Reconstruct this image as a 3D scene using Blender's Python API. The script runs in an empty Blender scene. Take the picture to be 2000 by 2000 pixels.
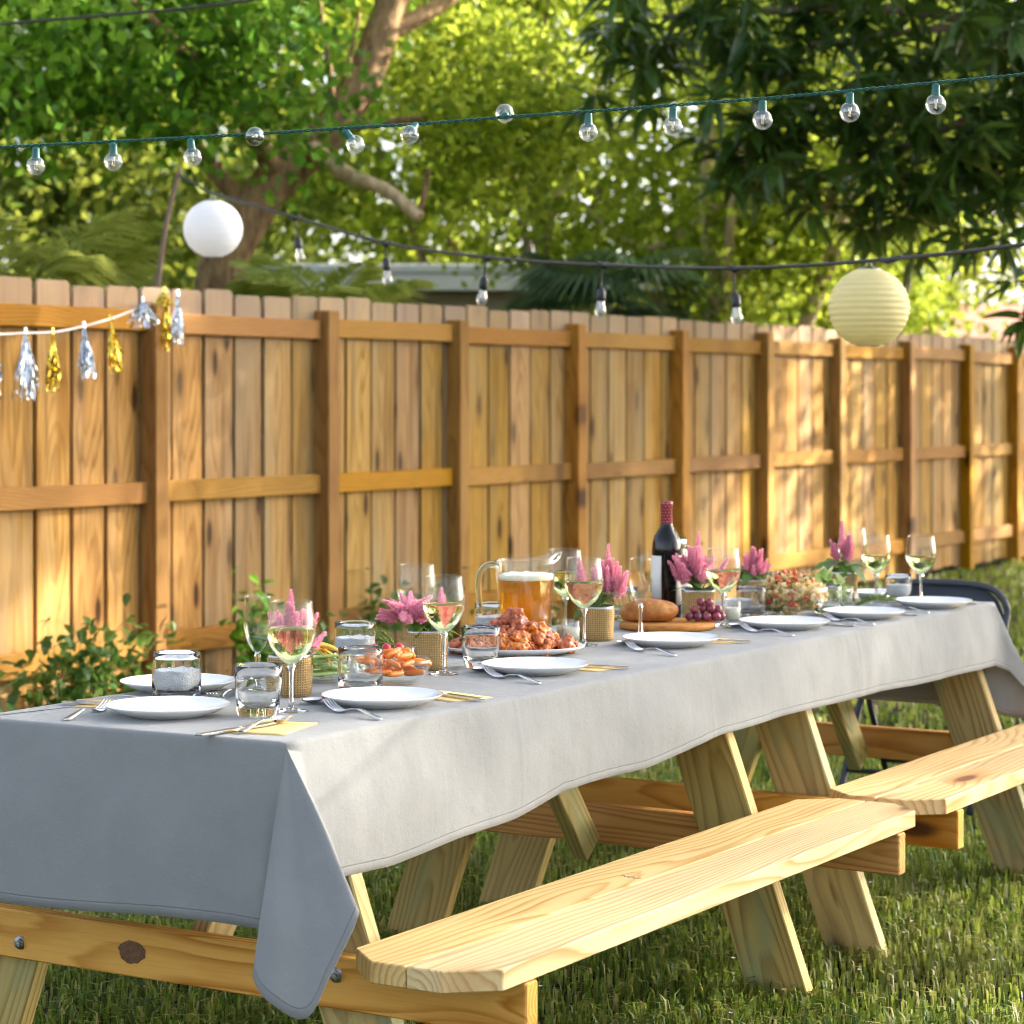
import bpy, bmesh, math, random
import numpy as np
from mathutils import Vector, Matrix, Quaternion, noise as mnoise

random.seed(7)
RNG = np.random.default_rng(11)
SC = bpy.context.scene
COL = SC.collection
PI = math.pi
R = math.radians

# ---------------------------------------------------------------- camera, sky, sun, exposure
CAM_H = 1.30
cam_data = bpy.data.cameras.new('camera')
cam = bpy.data.objects.new('camera', cam_data)
COL.objects.link(cam)
cam.location = (0, 0, CAM_H)
cam.rotation_euler = (PI / 2, 0, R(31.2) - PI / 2)
cam_data.sensor_width = 36
cam_data.lens = 4750 / 2000 * 36
cam_data.shift_y = -(1000 - 780) / 2000
cam_data.clip_start = 0.05
cam_data.clip_end = 900
cam_data.dof.use_dof = True
cam_data.dof.focus_distance = 4.6
cam_data.dof.aperture_fstop = 6.8
cam_data.dof.aperture_blades = 0
SC.camera = cam

SUN_AZ, SUN_EL = 125.0, 24.0          # degrees; azimuth measured from +Y towards +X
SUN_DIR = Vector((math.sin(R(SUN_AZ)) * math.cos(R(SUN_EL)), math.cos(R(SUN_AZ)) * math.cos(R(SUN_EL)), math.sin(R(SUN_EL))))
world = bpy.data.worlds.new('World')
SC.world = world
world.use_nodes = True
wn = world.node_tree
sky = wn.nodes.new('ShaderNodeTexSky')
sky.sky_type = 'NISHITA'
sky.sun_disc = False
sky.sun_elevation = R(SUN_EL)
sky.sun_rotation = R(SUN_AZ)
sky.air_density = 0.8
sky.dust_density = 3.0
sky.ozone_density = 0.3
sky_hsv = wn.nodes.new('ShaderNodeHueSaturation')          # a hazy, paler blue
sky_hsv.inputs['Saturation'].default_value = 0.55
wn.links.new(sky.outputs[0], sky_hsv.inputs['Color'])
wn.links.new(sky_hsv.outputs[0], wn.nodes['Background'].inputs[0])
wn.nodes['Background'].inputs[1].default_value = 0.10

sun_data = bpy.data.lights.new('sun', 'SUN')
sun_data.energy = 5.0
sun_data.angle = R(0.6)
sun_data.color = (1.0, 0.90, 0.75)
sun = bpy.data.objects.new('sun', sun_data)
COL.objects.link(sun)
sun.rotation_euler = SUN_DIR.to_track_quat('Z', 'Y').to_euler()
sun.location = (20, -10, 20)

SC.view_settings.view_transform = 'Standard'
SC.view_settings.look = 'None'
SC.view_settings.exposure = 2.44
SC.view_settings.gamma = 1.0
SC.render.engine = 'CYCLES'
SC.cycles.use_denoising = True
SC.cycles.filter_width = 1.0
SC.cycles.use_adaptive_sampling = True
SC.cycles.adaptive_threshold = 0.03
SC.cycles.max_bounces = 9
SC.cycles.diffuse_bounces = 3
SC.cycles.glossy_bounces = 4
SC.cycles.transmission_bounces = 8
SC.cycles.transparent_max_bounces = 16
SC.cycles.sample_clamp_indirect = 6.0
SC.cycles.sample_clamp_direct = 0.0

# ---------------------------------------------------------------- material tools
class NT:
    def __init__(s, name):
        s.m = bpy.data.materials.new(name)
        s.m.use_nodes = True
        s.t = s.m.node_tree
        s.t.nodes.clear()
        s.out = s.t.nodes.new('ShaderNodeOutputMaterial')
    def n(s, typ, ins=None, **kw):
        nd = s.t.nodes.new('ShaderNode' + typ)
        for k, v in kw.items():
            setattr(nd, k, v)
        for k, v in (ins or {}).items():
            s.put(nd.inputs[k], v)
        return nd
    def put(s, sock, v):
        if hasattr(v, 'is_linked') or hasattr(v, 'links'):
            s.t.links.new(v, sock)
        else:
            if isinstance(v, (tuple, list)) and len(v) == 3 and sock.type == 'RGBA':
                v = (*v, 1)
            sock.default_value = v
    def math(s, op, a, b=None, c=None, clamp=False):
        nd = s.t.nodes.new('ShaderNodeMath')
        nd.operation = op
        nd.use_clamp = clamp
        s.put(nd.inputs[0], a)
        if b is not None: s.put(nd.inputs[1], b)
        if c is not None: s.put(nd.inputs[2], c)
        return nd.outputs[0]
    def mix(s, fac, a, b, blend='MIX'):
        nd = s.t.nodes.new('ShaderNodeMix')
        nd.data_type = 'RGBA'
        nd.blend_type = blend
        s.put(nd.inputs[0], fac); s.put(nd.inputs[6], a); s.put(nd.inputs[7], b)
        return nd.outputs[2]
    def ramp(s, fac, stops, interp='LINEAR'):
        nd = s.t.nodes.new('ShaderNodeValToRGB')
        nd.color_ramp.interpolation = interp
        el = nd.color_ramp.elements
        while len(el) < len(stops): el.new(0.5)
        for e, (p, c) in zip(el, stops):
            e.position = p
            e.color = (*c, 1) if len(c) == 3 else c
        s.put(nd.inputs[0], fac)
        return nd.outputs[0]
    def rng(s, v, a, b, c=0.0, d=1.0, smooth=False):
        nd = s.n('MapRange', {0: v, 1: a, 2: b, 3: c, 4: d})
        if smooth: nd.interpolation_type = 'SMOOTHSTEP'
        return nd.outputs[0]
    def xyz(s, v):
        nd = s.n('SeparateXYZ', {0: v})
        return nd.outputs[0], nd.outputs[1], nd.outputs[2]
    def vec(s, x, y, z):
        return s.n('CombineXYZ', {0: x, 1: y, 2: z}).outputs[0]
    def noise(s, v, scale, detail=3.0, rough=0.5, dist=0.0, out=0):
        return s.n('TexNoise', {'Vector': v, 'Scale': scale, 'Detail': detail, 'Roughness': rough, 'Distortion': dist}).outputs[out]
    def bump(s, h, strength, dist):
        return s.n('Bump', {'Height': h, 'Strength': strength, 'Distance': dist}).outputs[0]
    def bsdf(s, **k):
        p = s.n('BsdfPrincipled')
        for key, v in k.items():
            s.put(p.inputs[{'col': 'Base Color', 'rough': 'Roughness', 'metal': 'Metallic', 'ior': 'IOR', 'trans': 'Transmission Weight',
                            'spec': 'Specular IOR Level', 'normal': 'Normal', 'sss': 'Subsurface Weight', 'coat': 'Coat Weight',
                            'coat_rough': 'Coat Roughness', 'sheen': 'Sheen Weight', 'alpha': 'Alpha', 'sssr': 'Subsurface Radius', 'ssss': 'Subsurface Scale'}[key]], v)
        return p.outputs[0]
    def done(s, shader):
        s.t.links.new(shader, s.out.inputs[0])
        return s.m

def plain(name, col, rough=0.5, metal=0.0, spec=0.5, bump=0.0, bscale=80, var=0.0, coat=0.0):
    t = NT(name)
    oc = t.n('TexCoord').outputs['Object']
    kw = dict(col=col, rough=rough, metal=metal, spec=spec, coat=coat)
    nz = t.noise(oc, bscale, 4)
    if var:
        kw['col'] = t.mix(nz, tuple(c * (1 - var) for c in col), tuple(min(1, c * (1 + var)) for c in col))
    if bump:
        kw['normal'] = t.bump(nz, bump, 0.004)
    return t.done(t.bsdf(**kw))

def wood(name, light, mid, dark, ring=0.008, warp=0.05, knots=0.5, var=0.16, rough=0.62, bumpk=0.25, fibre=0.35, grey=None, z0=0.05, stain=None, streak=0.0, spec=0.22, top=None):
    """planks: local X runs along the board; growth rings of a virtual log bent by noise, with knots"""
    t = NT(name)
    oc = t.n('TexCoord').outputs['Object']
    rnd = t.n('ObjectInfo').outputs['Random']
    x, y, z = t.xyz(oc)
    xs = t.math('MULTIPLY_ADD', rnd, 37.0, x)
    lowv = t.vec(t.math('MULTIPLY', xs, 0.42), t.math('MULTIPLY', y, 1.5), t.math('MULTIPLY', rnd, 11.0))
    nlow = t.n('TexNoise', {'Vector': lowv, 'Scale': 1.9, 'Detail': 1.5}).outputs['Color']
    nx, ny, nz = t.xyz(nlow)
    vv = t.vec(t.math('MULTIPLY', xs, 2.1), t.math('MULTIPLY', y, 6.5), t.math('MULTIPLY', z, 2.0))
    vor = t.n('TexVoronoi', {'Vector': vv, 'Scale': 1.0, 'Randomness': 1.0}, feature='F1', voronoi_dimensions='2D')
    kd = vor.outputs['Distance']
    cr, cg, cb = t.xyz(vor.outputs['Color'])
    sel = t.math('LESS_THAN', cr, knots)
    near = t.math('MULTIPLY', t.rng(kd, 0.42, 0.05, 0, 1, True), sel)
    core = t.math('MULTIPLY', t.rng(kd, 0.17, 0.07, 0, 1, True), sel)
    yy = t.math('ADD', y, t.math('MULTIPLY', t.math('SUBTRACT', ny, 0.5), warp * 1.6))
    zz = t.math('ADD', z, t.math('MULTIPLY', t.math('SUBTRACT', nz, 0.5), warp * 2.4))
    zz = t.math('ADD', zz, t.math('MULTIPLY_ADD', rnd, 0.03, z0))
    rr = t.math('SQRT', t.math('ADD', t.math('MULTIPLY', yy, yy), t.math('MULTIPLY', zz, zz)))
    rr = t.math('ADD', rr, t.math('MULTIPLY', near, 0.018))
    fv = t.vec(t.math('MULTIPLY', xs, 9.0), t.math('MULTIPLY', y, 260.0), t.math('MULTIPLY', z, 260.0))
    fn = t.noise(fv, 1.0, 3, 0.6)
    wob = t.noise(t.vec(t.math('MULTIPLY', xs, 2.2), t.math('MULTIPLY', y, 30.0), t.math('MULTIPLY', z, 30.0)), 1.0, 2)
    ph = t.math('ADD', t.math('DIVIDE', rr, ring), t.math('MULTIPLY', wob, 1.1))
    saw = t.math('FRACT', ph)
    ringv = t.ramp(saw, [(0.0, (0, 0, 0)), (0.45, (.12, .12, .12)), (0.86, (1, 1, 1)), (1.0, (0.05, .05, .05))])
    amt = t.math('MULTIPLY', ringv, t.rng(t.noise(t.vec(xs, t.math('MULTIPLY', y, 9.0), rnd), 2.2, 2), .25, .75, .35, 1.0))
    c = t.mix(amt, light, mid)
    c = t.mix(t.math('MULTIPLY', near, 0.7), c, mid)
    c = t.mix(core, c, dark)
    c = t.mix(t.math('MULTIPLY', t.rng(fn, .5, .8, 0, 1), fibre), c, tuple(q * .55 for q in mid))
    if streak:
        st = t.noise(t.vec(t.math('MULTIPLY', xs, 1.3), t.math('MULTIPLY', y, 34.0), t.math('MULTIPLY', rnd, 5)), 1.0, 3, .6)
        c = t.mix(t.rng(st, .5, .78, 0, streak, True), c, tuple(q * .45 for q in mid))
        st2 = t.noise(t.vec(t.math('MULTIPLY', xs, 0.8), t.math('MULTIPLY', y, 11.0), t.math('MULTIPLY', rnd, 3)), 1.0, 2)
        c = t.mix(t.rng(st2, .52, .7, 0, streak * .8, True), c, mid)
    if stain:
        sn = t.noise(t.vec(t.math('MULTIPLY', xs, 2.5), t.math('MULTIPLY', y, 7.0), rnd), 1.0, 3, .6, .4)
        c = t.mix(t.rng(sn, .52, .72, 0, .8, True), c, stain)
    if grey:
        gn = t.noise(t.vec(t.math('MULTIPLY', xs, .9), t.math('MULTIPLY', y, 5.0), t.math('MULTIPLY', rnd, 9)), 1.0, 2)
        c = t.mix(t.rng(gn, .42, .75, 0, .75, True), c, grey)
    if top:
        c = t.mix(t.math('MULTIPLY', t.rng(x, .62, .78, 0, 1, True), t.rng(fn, .2, .8, .45, .95)), c, top)
    hsv = t.n('HueSaturation', {'Color': c, 'Hue': t.math('MULTIPLY_ADD', t.math('FRACT', t.math('MULTIPLY', rnd, 7.3)), 0.014, 0.493),
                                'Saturation': t.math('MULTIPLY_ADD', t.math('FRACT', t.math('MULTIPLY', rnd, 3.7)), .20, .90), 'Value': t.math('MULTIPLY_ADD', rnd, var * 2, 1 - var)}).outputs[0]
    h = t.math('ADD', t.math('MULTIPLY', amt, -0.6), t.math('MULTIPLY', fn, 0.7))
    h = t.math('SUBTRACT', h, core)
    return t.done(t.bsdf(col=hsv, rough=rough, spec=spec, normal=t.bump(h, bumpk, 0.002)))

def leafy(name, cols, trans=0.45, rough=0.5, spec=0.25, tcol=None, patch=None):
    """leaves: colour varies leaf by leaf; light passes through"""
    t = NT(name)
    ri = t.n('NewGeometry').outputs['Random Per Island']
    n = len(cols)
    c = t.ramp(ri, [(i / max(1, n - 1), q) for i, q in enumerate(cols)])
    if patch:
        oc = t.n('TexCoord').outputs['Object']
        c = t.mix(t.rng(t.noise(oc, 1.6, 4, .6), .50, .68, 0, .45, True), c, patch[0])
        c = t.mix(t.rng(t.noise(oc, 2.7, 3, .6), .52, .70, 0, .75, True), c, patch[1])
    tc = t.mix(0.6, c, tcol) if tcol else t.mix(1.0, c, (1.0, 1.0, 0.35), 'MULTIPLY')
    tr = t.n('BsdfTranslucent', {0: t.n('BrightContrast', {0: tc, 1: 0.04}).outputs[0]}).outputs[0]
    b = t.bsdf(col=c, rough=rough, spec=spec)
    return t.done(t.n('MixShader', {0: trans, 1: b, 2: tr}).outputs[0])

def thin_glass(name, tint=(0.97, 0.985, 0.98), k=1.0, base=0.035):
    """walls too thin to bend light: clear straight on, mirror-like at grazing angles"""
    t = NT(name)
    fc = t.n('LayerWeight', {'Blend': 0.5}).outputs['Facing']
    fac = t.math('MULTIPLY_ADD', t.math('POWER', fc, 4.5), 0.75 * k, base * k, clamp=True)
    tr = t.n('BsdfTransparent', {0: (*tint, 1)}).outputs[0]
    gl = t.n('BsdfGlossy', {'Color': (1, 1, 1, 1), 'Roughness': 0.01}).outputs[0]
    return t.done(t.n('MixShader', {0: fac, 1: tr, 2: gl}).outputs[0])

def clear(name, col=(1, 1, 1), ior=1.45, rough=0.0):
    t = NT(name)
    return t.done(t.bsdf(col=col, rough=rough, ior=ior, trans=1.0))

MAT = {}
def mats():
    M = MAT
    M['bench'] = wood('pale_pine', (.76, .56, .26), (.48, .21, .04), (.20, .09, .04), ring=.013, warp=.12, knots=.10, var=.02, rough=.55, fibre=.12, bumpk=.15, streak=.12)
    M['beam'] = wood('amber_pine', (.72, .40, .125), (.38, .14, .028), (.10, .045, .02), ring=.011, warp=.09, knots=.3, var=.10, fibre=.2, bumpk=.2)
    M['leg'] = wood('green_tinged_pine', (.49, .365, .13), (.22, .13, .034), (.12, .08, .03), ring=.012, warp=.10, knots=.15, var=.10, fibre=.25, stain=(.27, .31, .15))
    M['picket'] = wood('weathered_picket', (.44, .255, .078), (.215, .105, .024), (.04, .018, .006), ring=.018, warp=.10, knots=.5, var=.20, fibre=.6, grey=(.37, .265, .135), streak=.9, spec=.06, top=(.40, .30, .205))
    M['post'] = wood('fence_post_pine', (.42, .215, .042), (.235, .105, .016), (.06, .028, .008), ring=.016, warp=.08, knots=.35, var=.16, fibre=.45, streak=.5, spec=.08)
    M['rail'] = wood('fence_rail_pine', (.39, .195, .038), (.215, .09, .014), (.05, .024, .008), ring=.014, warp=.09, knots=.4, var=.18, fibre=.45, streak=.6, spec=.08)
    M['board'] = wood('serving_board_wood', (.48, .22, .07), (.33, .13, .04), (.15, .05, .02), ring=.010, warp=.05, knots=.0, var=.02)
    # cloth
    t = NT('grey_linen')
    oc = t.n('TexCoord').outputs['Object']
    x, y, z = t.xyz(oc)
    bl = t.noise(oc, 9.0, 5, .6)  # blotches standing in for dappled light, mixed into the cloth colour
    sl = t.noise(oc, 300.0, 3, .65)
    c = t.mix(bl, (.185, .193, .194), (.262, .27, .267))
    c = t.mix(t.math('MULTIPLY', sl, .35), c, (.335, .342, .335))
    wr = t.math('ADD', t.noise(oc, 11.0, 4, .55), t.math('MULTIPLY', t.noise(t.vec(t.math('MULTIPLY', x, 3.0), t.math('MULTIPLY', y, 3.0), t.math('MULTIPLY', z, .6)), 3.0, 3), 1.5))
    for ax, cs in ((x, (3.95, 4.75, 5.55)), (y, (2.73,))):
        for c0 in cs:
            wr = t.math('ADD', wr, t.rng(t.math('ABSOLUTE', t.math('SUBTRACT', ax, c0)), 0.0, .012, .14, 0, True))
    fine = t.noise(oc, 900.0, 2, .6)
    h = t.math('ADD', t.math('MULTIPLY', fine, .25), t.math('ADD', t.math('MULTIPLY', t.noise(oc, 180.0, 3), .3), t.math('MULTIPLY', wr, 1.9)))
    hem = t.n('Attribute', attribute_name='hem').outputs['Fac']
    stitch = t.rng(t.math('ABSOLUTE', t.math('SUBTRACT', hem, .016)), 0.0, .0022, 1, 0, True)
    band = t.rng(hem, .016, .0175, 1, 0)
    h = t.math('ADD', h, t.math('SUBTRACT', t.math('MULTIPLY', band, .5), t.math('MULTIPLY', stitch, 1.1)))
    c = t.mix(t.math('MULTIPLY', stitch, .35), c, (.10, .105, .11))
    M['cloth'] = t.done(t.bsdf(col=c, rough=.85, spec=.1, sheen=.15, normal=t.bump(h, .6, .003)))
    # burlap
    t = NT('burlap')
    oc = t.n('TexCoord').outputs['Object']
    x, y, z = t.xyz(oc)
    ang = t.math('MULTIPLY', t.math('ARCTAN2', y, x), 0.05)
    dn = t.math('MULTIPLY', t.math('SUBTRACT', t.noise(oc, 60, 2), .5), .004)
    wa = t.math('SINE', t.math('MULTIPLY', t.math('ADD', ang, dn), 1150.0))
    wb = t.math('SINE', t.math('MULTIPLY', t.math('ADD', z, dn), 1150.0))
    hole = t.math('MULTIPLY', t.rng(wa, -.2, -.9, 0, 1), t.rng(wb, .1, -.8, 0, 1))
    hh = t.math('MAXIMUM', wa, wb)
    c = t.mix(t.noise(oc, 160, 3), (.38, .24, .095), (.58, .40, .19))
    c = t.mix(t.math('MULTIPLY', t.rng(hh, .4, -.8, 0, 1), .65), c, (.15, .085, .03))
    c = t.mix(hole, c, (.035, .02, .008))
    M['burlap'] = t.done(t.bsdf(col=c, rough=.95, spec=.05, normal=t.bump(hh, .5, .0015)))
    M['glass_thin'] = thin_glass('thin_glass', k=1.1, base=.02)
    M['glass'] = clear('solid_glass', (.98, .99, .99), 1.45)
    M['glass_tumbler'] = thin_glass('tumbler_glass', (.95, .965, .96), k=1.5)
    M['wine'] = clear('white_wine', (.94, .93, .44), 1.31)
    t = NT('beer')
    M['beer'] = t.done(t.n('MixShader', {0: .42, 1: t.bsdf(col=(.98, .56, .05), rough=0.0, ior=1.25, trans=1.0), 2: t.n('BsdfTranslucent', {0: (.98, .46, .015, 1)}).outputs[0]}).outputs[0])
    t = NT('beer_foam')
    oc = t.n('TexCoord').outputs['Object']
    M['foam'] = t.done(t.bsdf(col=t.mix(t.noise(oc, 120, 3), (.86, .78, .55), (.93, .90, .80)), rough=.7, sss=.3, normal=t.bump(t.noise(oc, 300, 3), .4, .002)))
    t = NT('china')
    M['china'] = t.done(t.bsdf(col=(.87, .87, .86), rough=.12, spec=.5, coat=.3))
    M['steel'] = plain('cutlery_steel', (.72, .73, .75), .16, 1.0)
    M['bolt'] = plain('bolt_steel', (.30, .31, .32), .42, 1.0, bump=.2, bscale=300)
    M['washer'] = plain('zinc_washer', (.52, .53, .52), .45, 1.0, bump=.2, bscale=300)
    M['napkin'] = plain('kraft_napkin', (.70, .52, .24), .9, spec=.1, bump=.25, bscale=500, var=.06)
    M['pink'] = leafy('celosia_pink', [(.80, .19, .34), (.90, .38, .51), (.94, .54, .63), (.96, .76, .79)], .40, .6, .1, (1.0, .52, .66))
    M['basil'] = leafy('pot_leaf', [(.05, .12, .02), (.085, .19, .03), (.13, .25, .05)], .30, .35, .5, (.35, .5, .05))
    M['stem'] = plain('green_stem', (.16, .24, .06), .6)
    M['soil'] = plain('potting_soil', (.035, .025, .018), .95, bump=.8, bscale=200, var=.4)
    M['tin'] = plain('galvanised_rim', (.55, .57, .58), .4, 1.0)
    M['wax'] = plain('candle_wax', (.82, .77, .64), .5, bump=.1, bscale=40)
    M['wick'] = plain('wick', (.35, .30, .24), .9)
    M['white_fill'] = plain('white_tumbler_fill', (.80, .82, .84), .8, bump=1.0, bscale=260)  # plain bumpy white solid inside some tumblers
    t = NT('glazed_wing')
    oc = t.n('TexCoord').outputs['Object']
    n1 = t.noise(oc, 85, 5, .65)
    c = t.ramp(n1, [(.30, (.12, .016, .002)), (.45, (.42, .085, .006)), (.57, (.68, .19, .012)), (.74, (.78, .36, .04))])
    rn = t.n('ObjectInfo').outputs['Random']
    c = t.n('HueSaturation', {'Color': c, 'Hue': t.math('MULTIPLY_ADD', rn, .02, .488), 'Value': t.math('MULTIPLY_ADD', rn, .7, .7)}).outputs[0]
    M['wing'] = t.done(t.bsdf(col=c, rough=.3, spec=.6, coat=.35, coat_rough=.15, sss=.1, normal=t.bump(t.noise(oc, 140, 5, .7), .9, .004)))
    M['carrot'] = plain('carrot', (.80, .23, .025), .45, bump=.2, bscale=120, var=.12)
    M['celery'] = plain('celery', (.48, .60, .20), .45, bump=.3, bscale=90, var=.15)
    M['pepper'] = plain('yellow_pepper', (.80, .42, .04), .3, var=.1)
    M['radish'] = plain('radish', (.55, .03, .06), .3)
    t = NT('bread_crust')
    oc = t.n('TexCoord').outputs['Object']
    n1 = t.noise(oc, 30, 5, .6)
    c = t.ramp(n1, [(.3, (.24, .075, .015)), (.5, (.43, .16, .035)), (.72, (.60, .30, .09))])
    M['bread'] = t.done(t.bsdf(col=c, rough=.55, spec=.3, normal=t.bump(t.noise(oc, 180, 5, .7), .5, .003)))
    M['crumb'] = plain('bread_crumb', (.72, .50, .24), .8, bump=.5, bscale=300)
    t = NT('grape_skin')
    oc = t.n('TexCoord').outputs['Object']
    rn = t.n('ObjectInfo').outputs['Random']
    c = t.mix(rn, (.10, .012, .035), (.26, .03, .055))
    c = t.mix(t.rng(t.noise(oc, 70, 3), .45, .75, 0, .45), c, (.35, .20, .25))
    M['grape'] = t.done(t.bsdf(col=c, rough=.25, spec=.5, sss=.15))
    M['pasta'] = leafy('pasta', [(.60, .40, .12), (.82, .68, .34), (.86, .75, .45), (.78, .52, .18)], .2, .4, .3, (.95, .8, .45))
    M['tomato'] = plain('tomato_piece', (.62, .07, .03), .3, var=.2)
    M['olive'] = plain('olive_piece', (.05, .07, .02), .35)
    M['salad'] = leafy('salad_leaf', [(.16, .30, .05), (.32, .45, .12), (.52, .60, .30), (.62, .66, .45)], .3, .4, .4, (.5, .65, .2))
    M['rosemary'] = leafy('rosemary_needle', [(.07, .12, .02), (.13, .20, .03), (.22, .28, .06)], .25, .5, .3, (.3, .4, .05))
    M['dip'] = plain('red_dip', (.42, .12, .03), .4, bump=.6, bscale=150, var=.3)
    # wine bottle
    M['bottle'] = plain('dark_bottle_glass', (.003, .003, .003), .06, 0, .45)
    t = NT('bottle_capsule')
    oc = t.n('TexCoord').outputs['Object']
    x, y, z = t.xyz(oc)
    a = t.math('MULTIPLY', t.math('ARCTAN2', y, x), 10 / (2 * PI))
    zz = t.math('MULTIPLY', z, 120.0)
    row = t.math('MULTIPLY', t.math('FLOORED_MODULO', t.math('FLOOR', zz), 2.0), .5)
    fa = t.math('SUBTRACT', t.math('FRACT', t.math('ADD', a, row)), .5)
    fz = t.math('SUBTRACT', t.math('FRACT', zz), .5)
    dd = t.math('ADD', t.math('MULTIPLY', fa, fa), t.math('MULTIPLY', fz, fz))
    dots = t.math('LESS_THAN', dd, .06)
    band = t.math('LESS_THAN', z, 0.004)
    c = t.mix(dots, (.24, .02, .035), (.52, .22, .22))
    c = t.mix(band, c, (.75, .48, .16))
    M['capsule'] = t.done(t.bsdf(col=c, rough=.35, spec=.5))
    M['label'] = plain('cream_label', (.74, .71, .64), .6, var=.04)
    M['label_pink'] = plain('pink_label_band', (.55, .12, .26), .6)
    M['slate'] = plain('slate_blue_chair', (.028, .034, .046), .45, bump=.15, bscale=400)
    M['black_metal'] = plain('chair_tube', (.02, .022, .028), .35, .4)
    # lights
    M['socket'] = plain('teal_socket', (.012, .12, .105), .35)
    M['green_wire'] = plain('green_wire', (.006, .085, .065), .4)
    M['black_wire'] = plain('black_cable', (.045, .04, .032), .5)
    M['black_rubber'] = plain('black_rubber', (.012, .013, .016), .4)
    M['filament'] = plain('bulb_filament', (.75, .72, .66), .3, .3)
    M['wire_hook'] = plain('hook_wire', (.45, .46, .47), .35, 1.0)
    def paper(name, col, tr, k):
        t = NT(name)
        oc = t.n('TexCoord').outputs['Object']
        n1 = t.noise(oc, 60, 4, .6)
        c = t.mix(n1, tuple(q * .93 for q in col), col)
        b = t.bsdf(col=c, rough=.5, spec=.3, normal=t.bump(t.noise(oc, 90, 4), .25, .003))
        s2 = t.n('BsdfTranslucent', {0: (*tr, 1)}).outputs[0]
        return t.done(t.n('MixShader', {0: k, 1: b, 2: s2}).outputs[0])
    M['paper_white'] = paper('white_paper', (.90, .91, .93), (.95, .96, .98), .42)
    M['paper_yellow'] = paper('yellow_paper', (.82, .74, .40), (.90, .82, .46), .35)
    M['silver'] = plain('silver_foil', (.62, .66, .70), .1, 1.0)
    M['gold'] = plain('gold_foil', (.80, .60, .10), .1, 1.0)
    M['cord'] = plain('white_cord', (.70, .62, .58), .8)
    M['stick'] = plain('grey_brown_stick', (.20, .135, .09), .85, bump=.6, bscale=60, var=.25)
    # vegetation
    M['lf_green'] = leafy('fresh_green_leaf', [(.012, .045, .002), (.030, .10, .004), (.075, .21, .008), (.17, .35, .016)], .33, .5, .15, (.34, .60, .02))
    M['lf_yellow'] = leafy('yellow_green_leaf', [(.03, .065, .003), (.09, .16, .005), (.25, .34, .012), (.44, .48, .04)], .40, .5, .12, (.66, .78, .05))
    M['lf_olive'] = leafy('olive_leaf', [(.018, .045, .003), (.04, .08, .005), (.08, .13, .008), (.20, .24, .02)], .32, .5, .12, (.50, .56, .04))
    M['lf_mango'] = leafy('mango_leaf', [(.020, .055, .008), (.042, .105, .014), (.080, .17, .024)], .25, .32, .5, (.30, .46, .02))
    M['lf_palm'] = leafy('palm_leaf', [(.09, .14, .015), (.20, .26, .03), (.34, .38, .07)], .45, .35, .4, (.75, .78, .14))
    M['lf_fan'] = leafy('fan_palm_leaf', [(.022, .06, .022), (.04, .10, .035), (.07, .14, .05)], .25, .35, .4, (.2, .35, .08))
    M['lf_ivy'] = leafy('ivy_leaf', [(.015, .050, .006), (.03, .09, .010), (.06, .15, .016)], .28, .4, .35, (.22, .38, .03))
    def bark(name, a, b):
        t = NT(name)
        oc = t.n('TexCoord').outputs['Object']
        x, y, z = t.xyz(oc)
        n1 = t.noise(t.vec(t.math('MULTIPLY', x, 3.0), t.math('MULTIPLY', y, 3.0), z), 7, 5, .65)
        return t.done(t.bsdf(col=t.ramp(n1, [(.3, a), (.65, b)]), rough=.9, spec=.15, normal=t.bump(n1, .9, .03)))
    M['bark'] = bark('brown_bark', (.12, .072, .035), (.40, .26, .13))
    M['bark_pale'] = bark('pale_bark', (.40, .28, .15), (.72, .55, .33))
    M['bark_grey'] = bark('grey_bark', (.12, .085, .055), (.30, .22, .15))
    M['grass'] = leafy('grass_blade', [(.014, .040, .003), (.03, .078, .005), (.062, .135, .008), (.11, .19, .012), (.18, .25, .02), (.30, .29, .06), (.46, .37, .17)], .32, .45, .25, (.42, .54, .04), ((.30, .25, .09), (.02, .055, .006)))
    M['petal'] = plain('white_petal', (.78, .76, .82), .7)
    t = NT('lawn_soil')
    oc = t.n('TexCoord').outputs['Object']
    n1 = t.noise(oc, 3.0, 6, .65)
    n2 = t.noise(oc, 60.0, 4, .6)
    c = t.ramp(n2, [(.3, (.012, .014, .005)), (.5, (.025, .03, .008)), (.7, (.07, .055, .025))])
    c = t.mix(t.rng(n1, .45, .68, 0, .5), c, (.09, .07, .03))
    M['ground'] = t.done(t.bsdf(col=c, rough=.95, spec=.1, normal=t.bump(n2, .8, .02)))
    M['wall_paint'] = plain('cream_wall_paint', (.48, .44, .33), .8, var=.05, bscale=3)
    M['white_paint'] = plain('white_trim_paint', (.80, .80, .79), .5)
    M['roof_white'] = plain('white_flat_roof', (.75, .76, .78), .6, var=.05, bscale=2)
    M['roof_red'] = plain('red_roof', (.42, .17, .13), .8, var=.15, bscale=5)
    M['pane'] = plain('dark_window', (.03, .035, .04), .08, 0, .6)
mats()

# ---------------------------------------------------------------- mesh and object tools
def tag(o, label=None, cat=None, group=None, kind=None):
    if label: o['label'] = label
    if cat: o['category'] = cat
    if group: o['group'] = group
    if kind: o['kind'] = kind
    return o

def me(name, V, F, mat=None, smooth=True):
    m = bpy.data.meshes.new(name)
    m.from_pydata([tuple(v) for v in V], [], F)
    if smooth: m.polygons.foreach_set('use_smooth', [True] * len(m.polygons))
    if mat: m.materials.append(MAT[mat])
    m.update()
    return m

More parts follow.
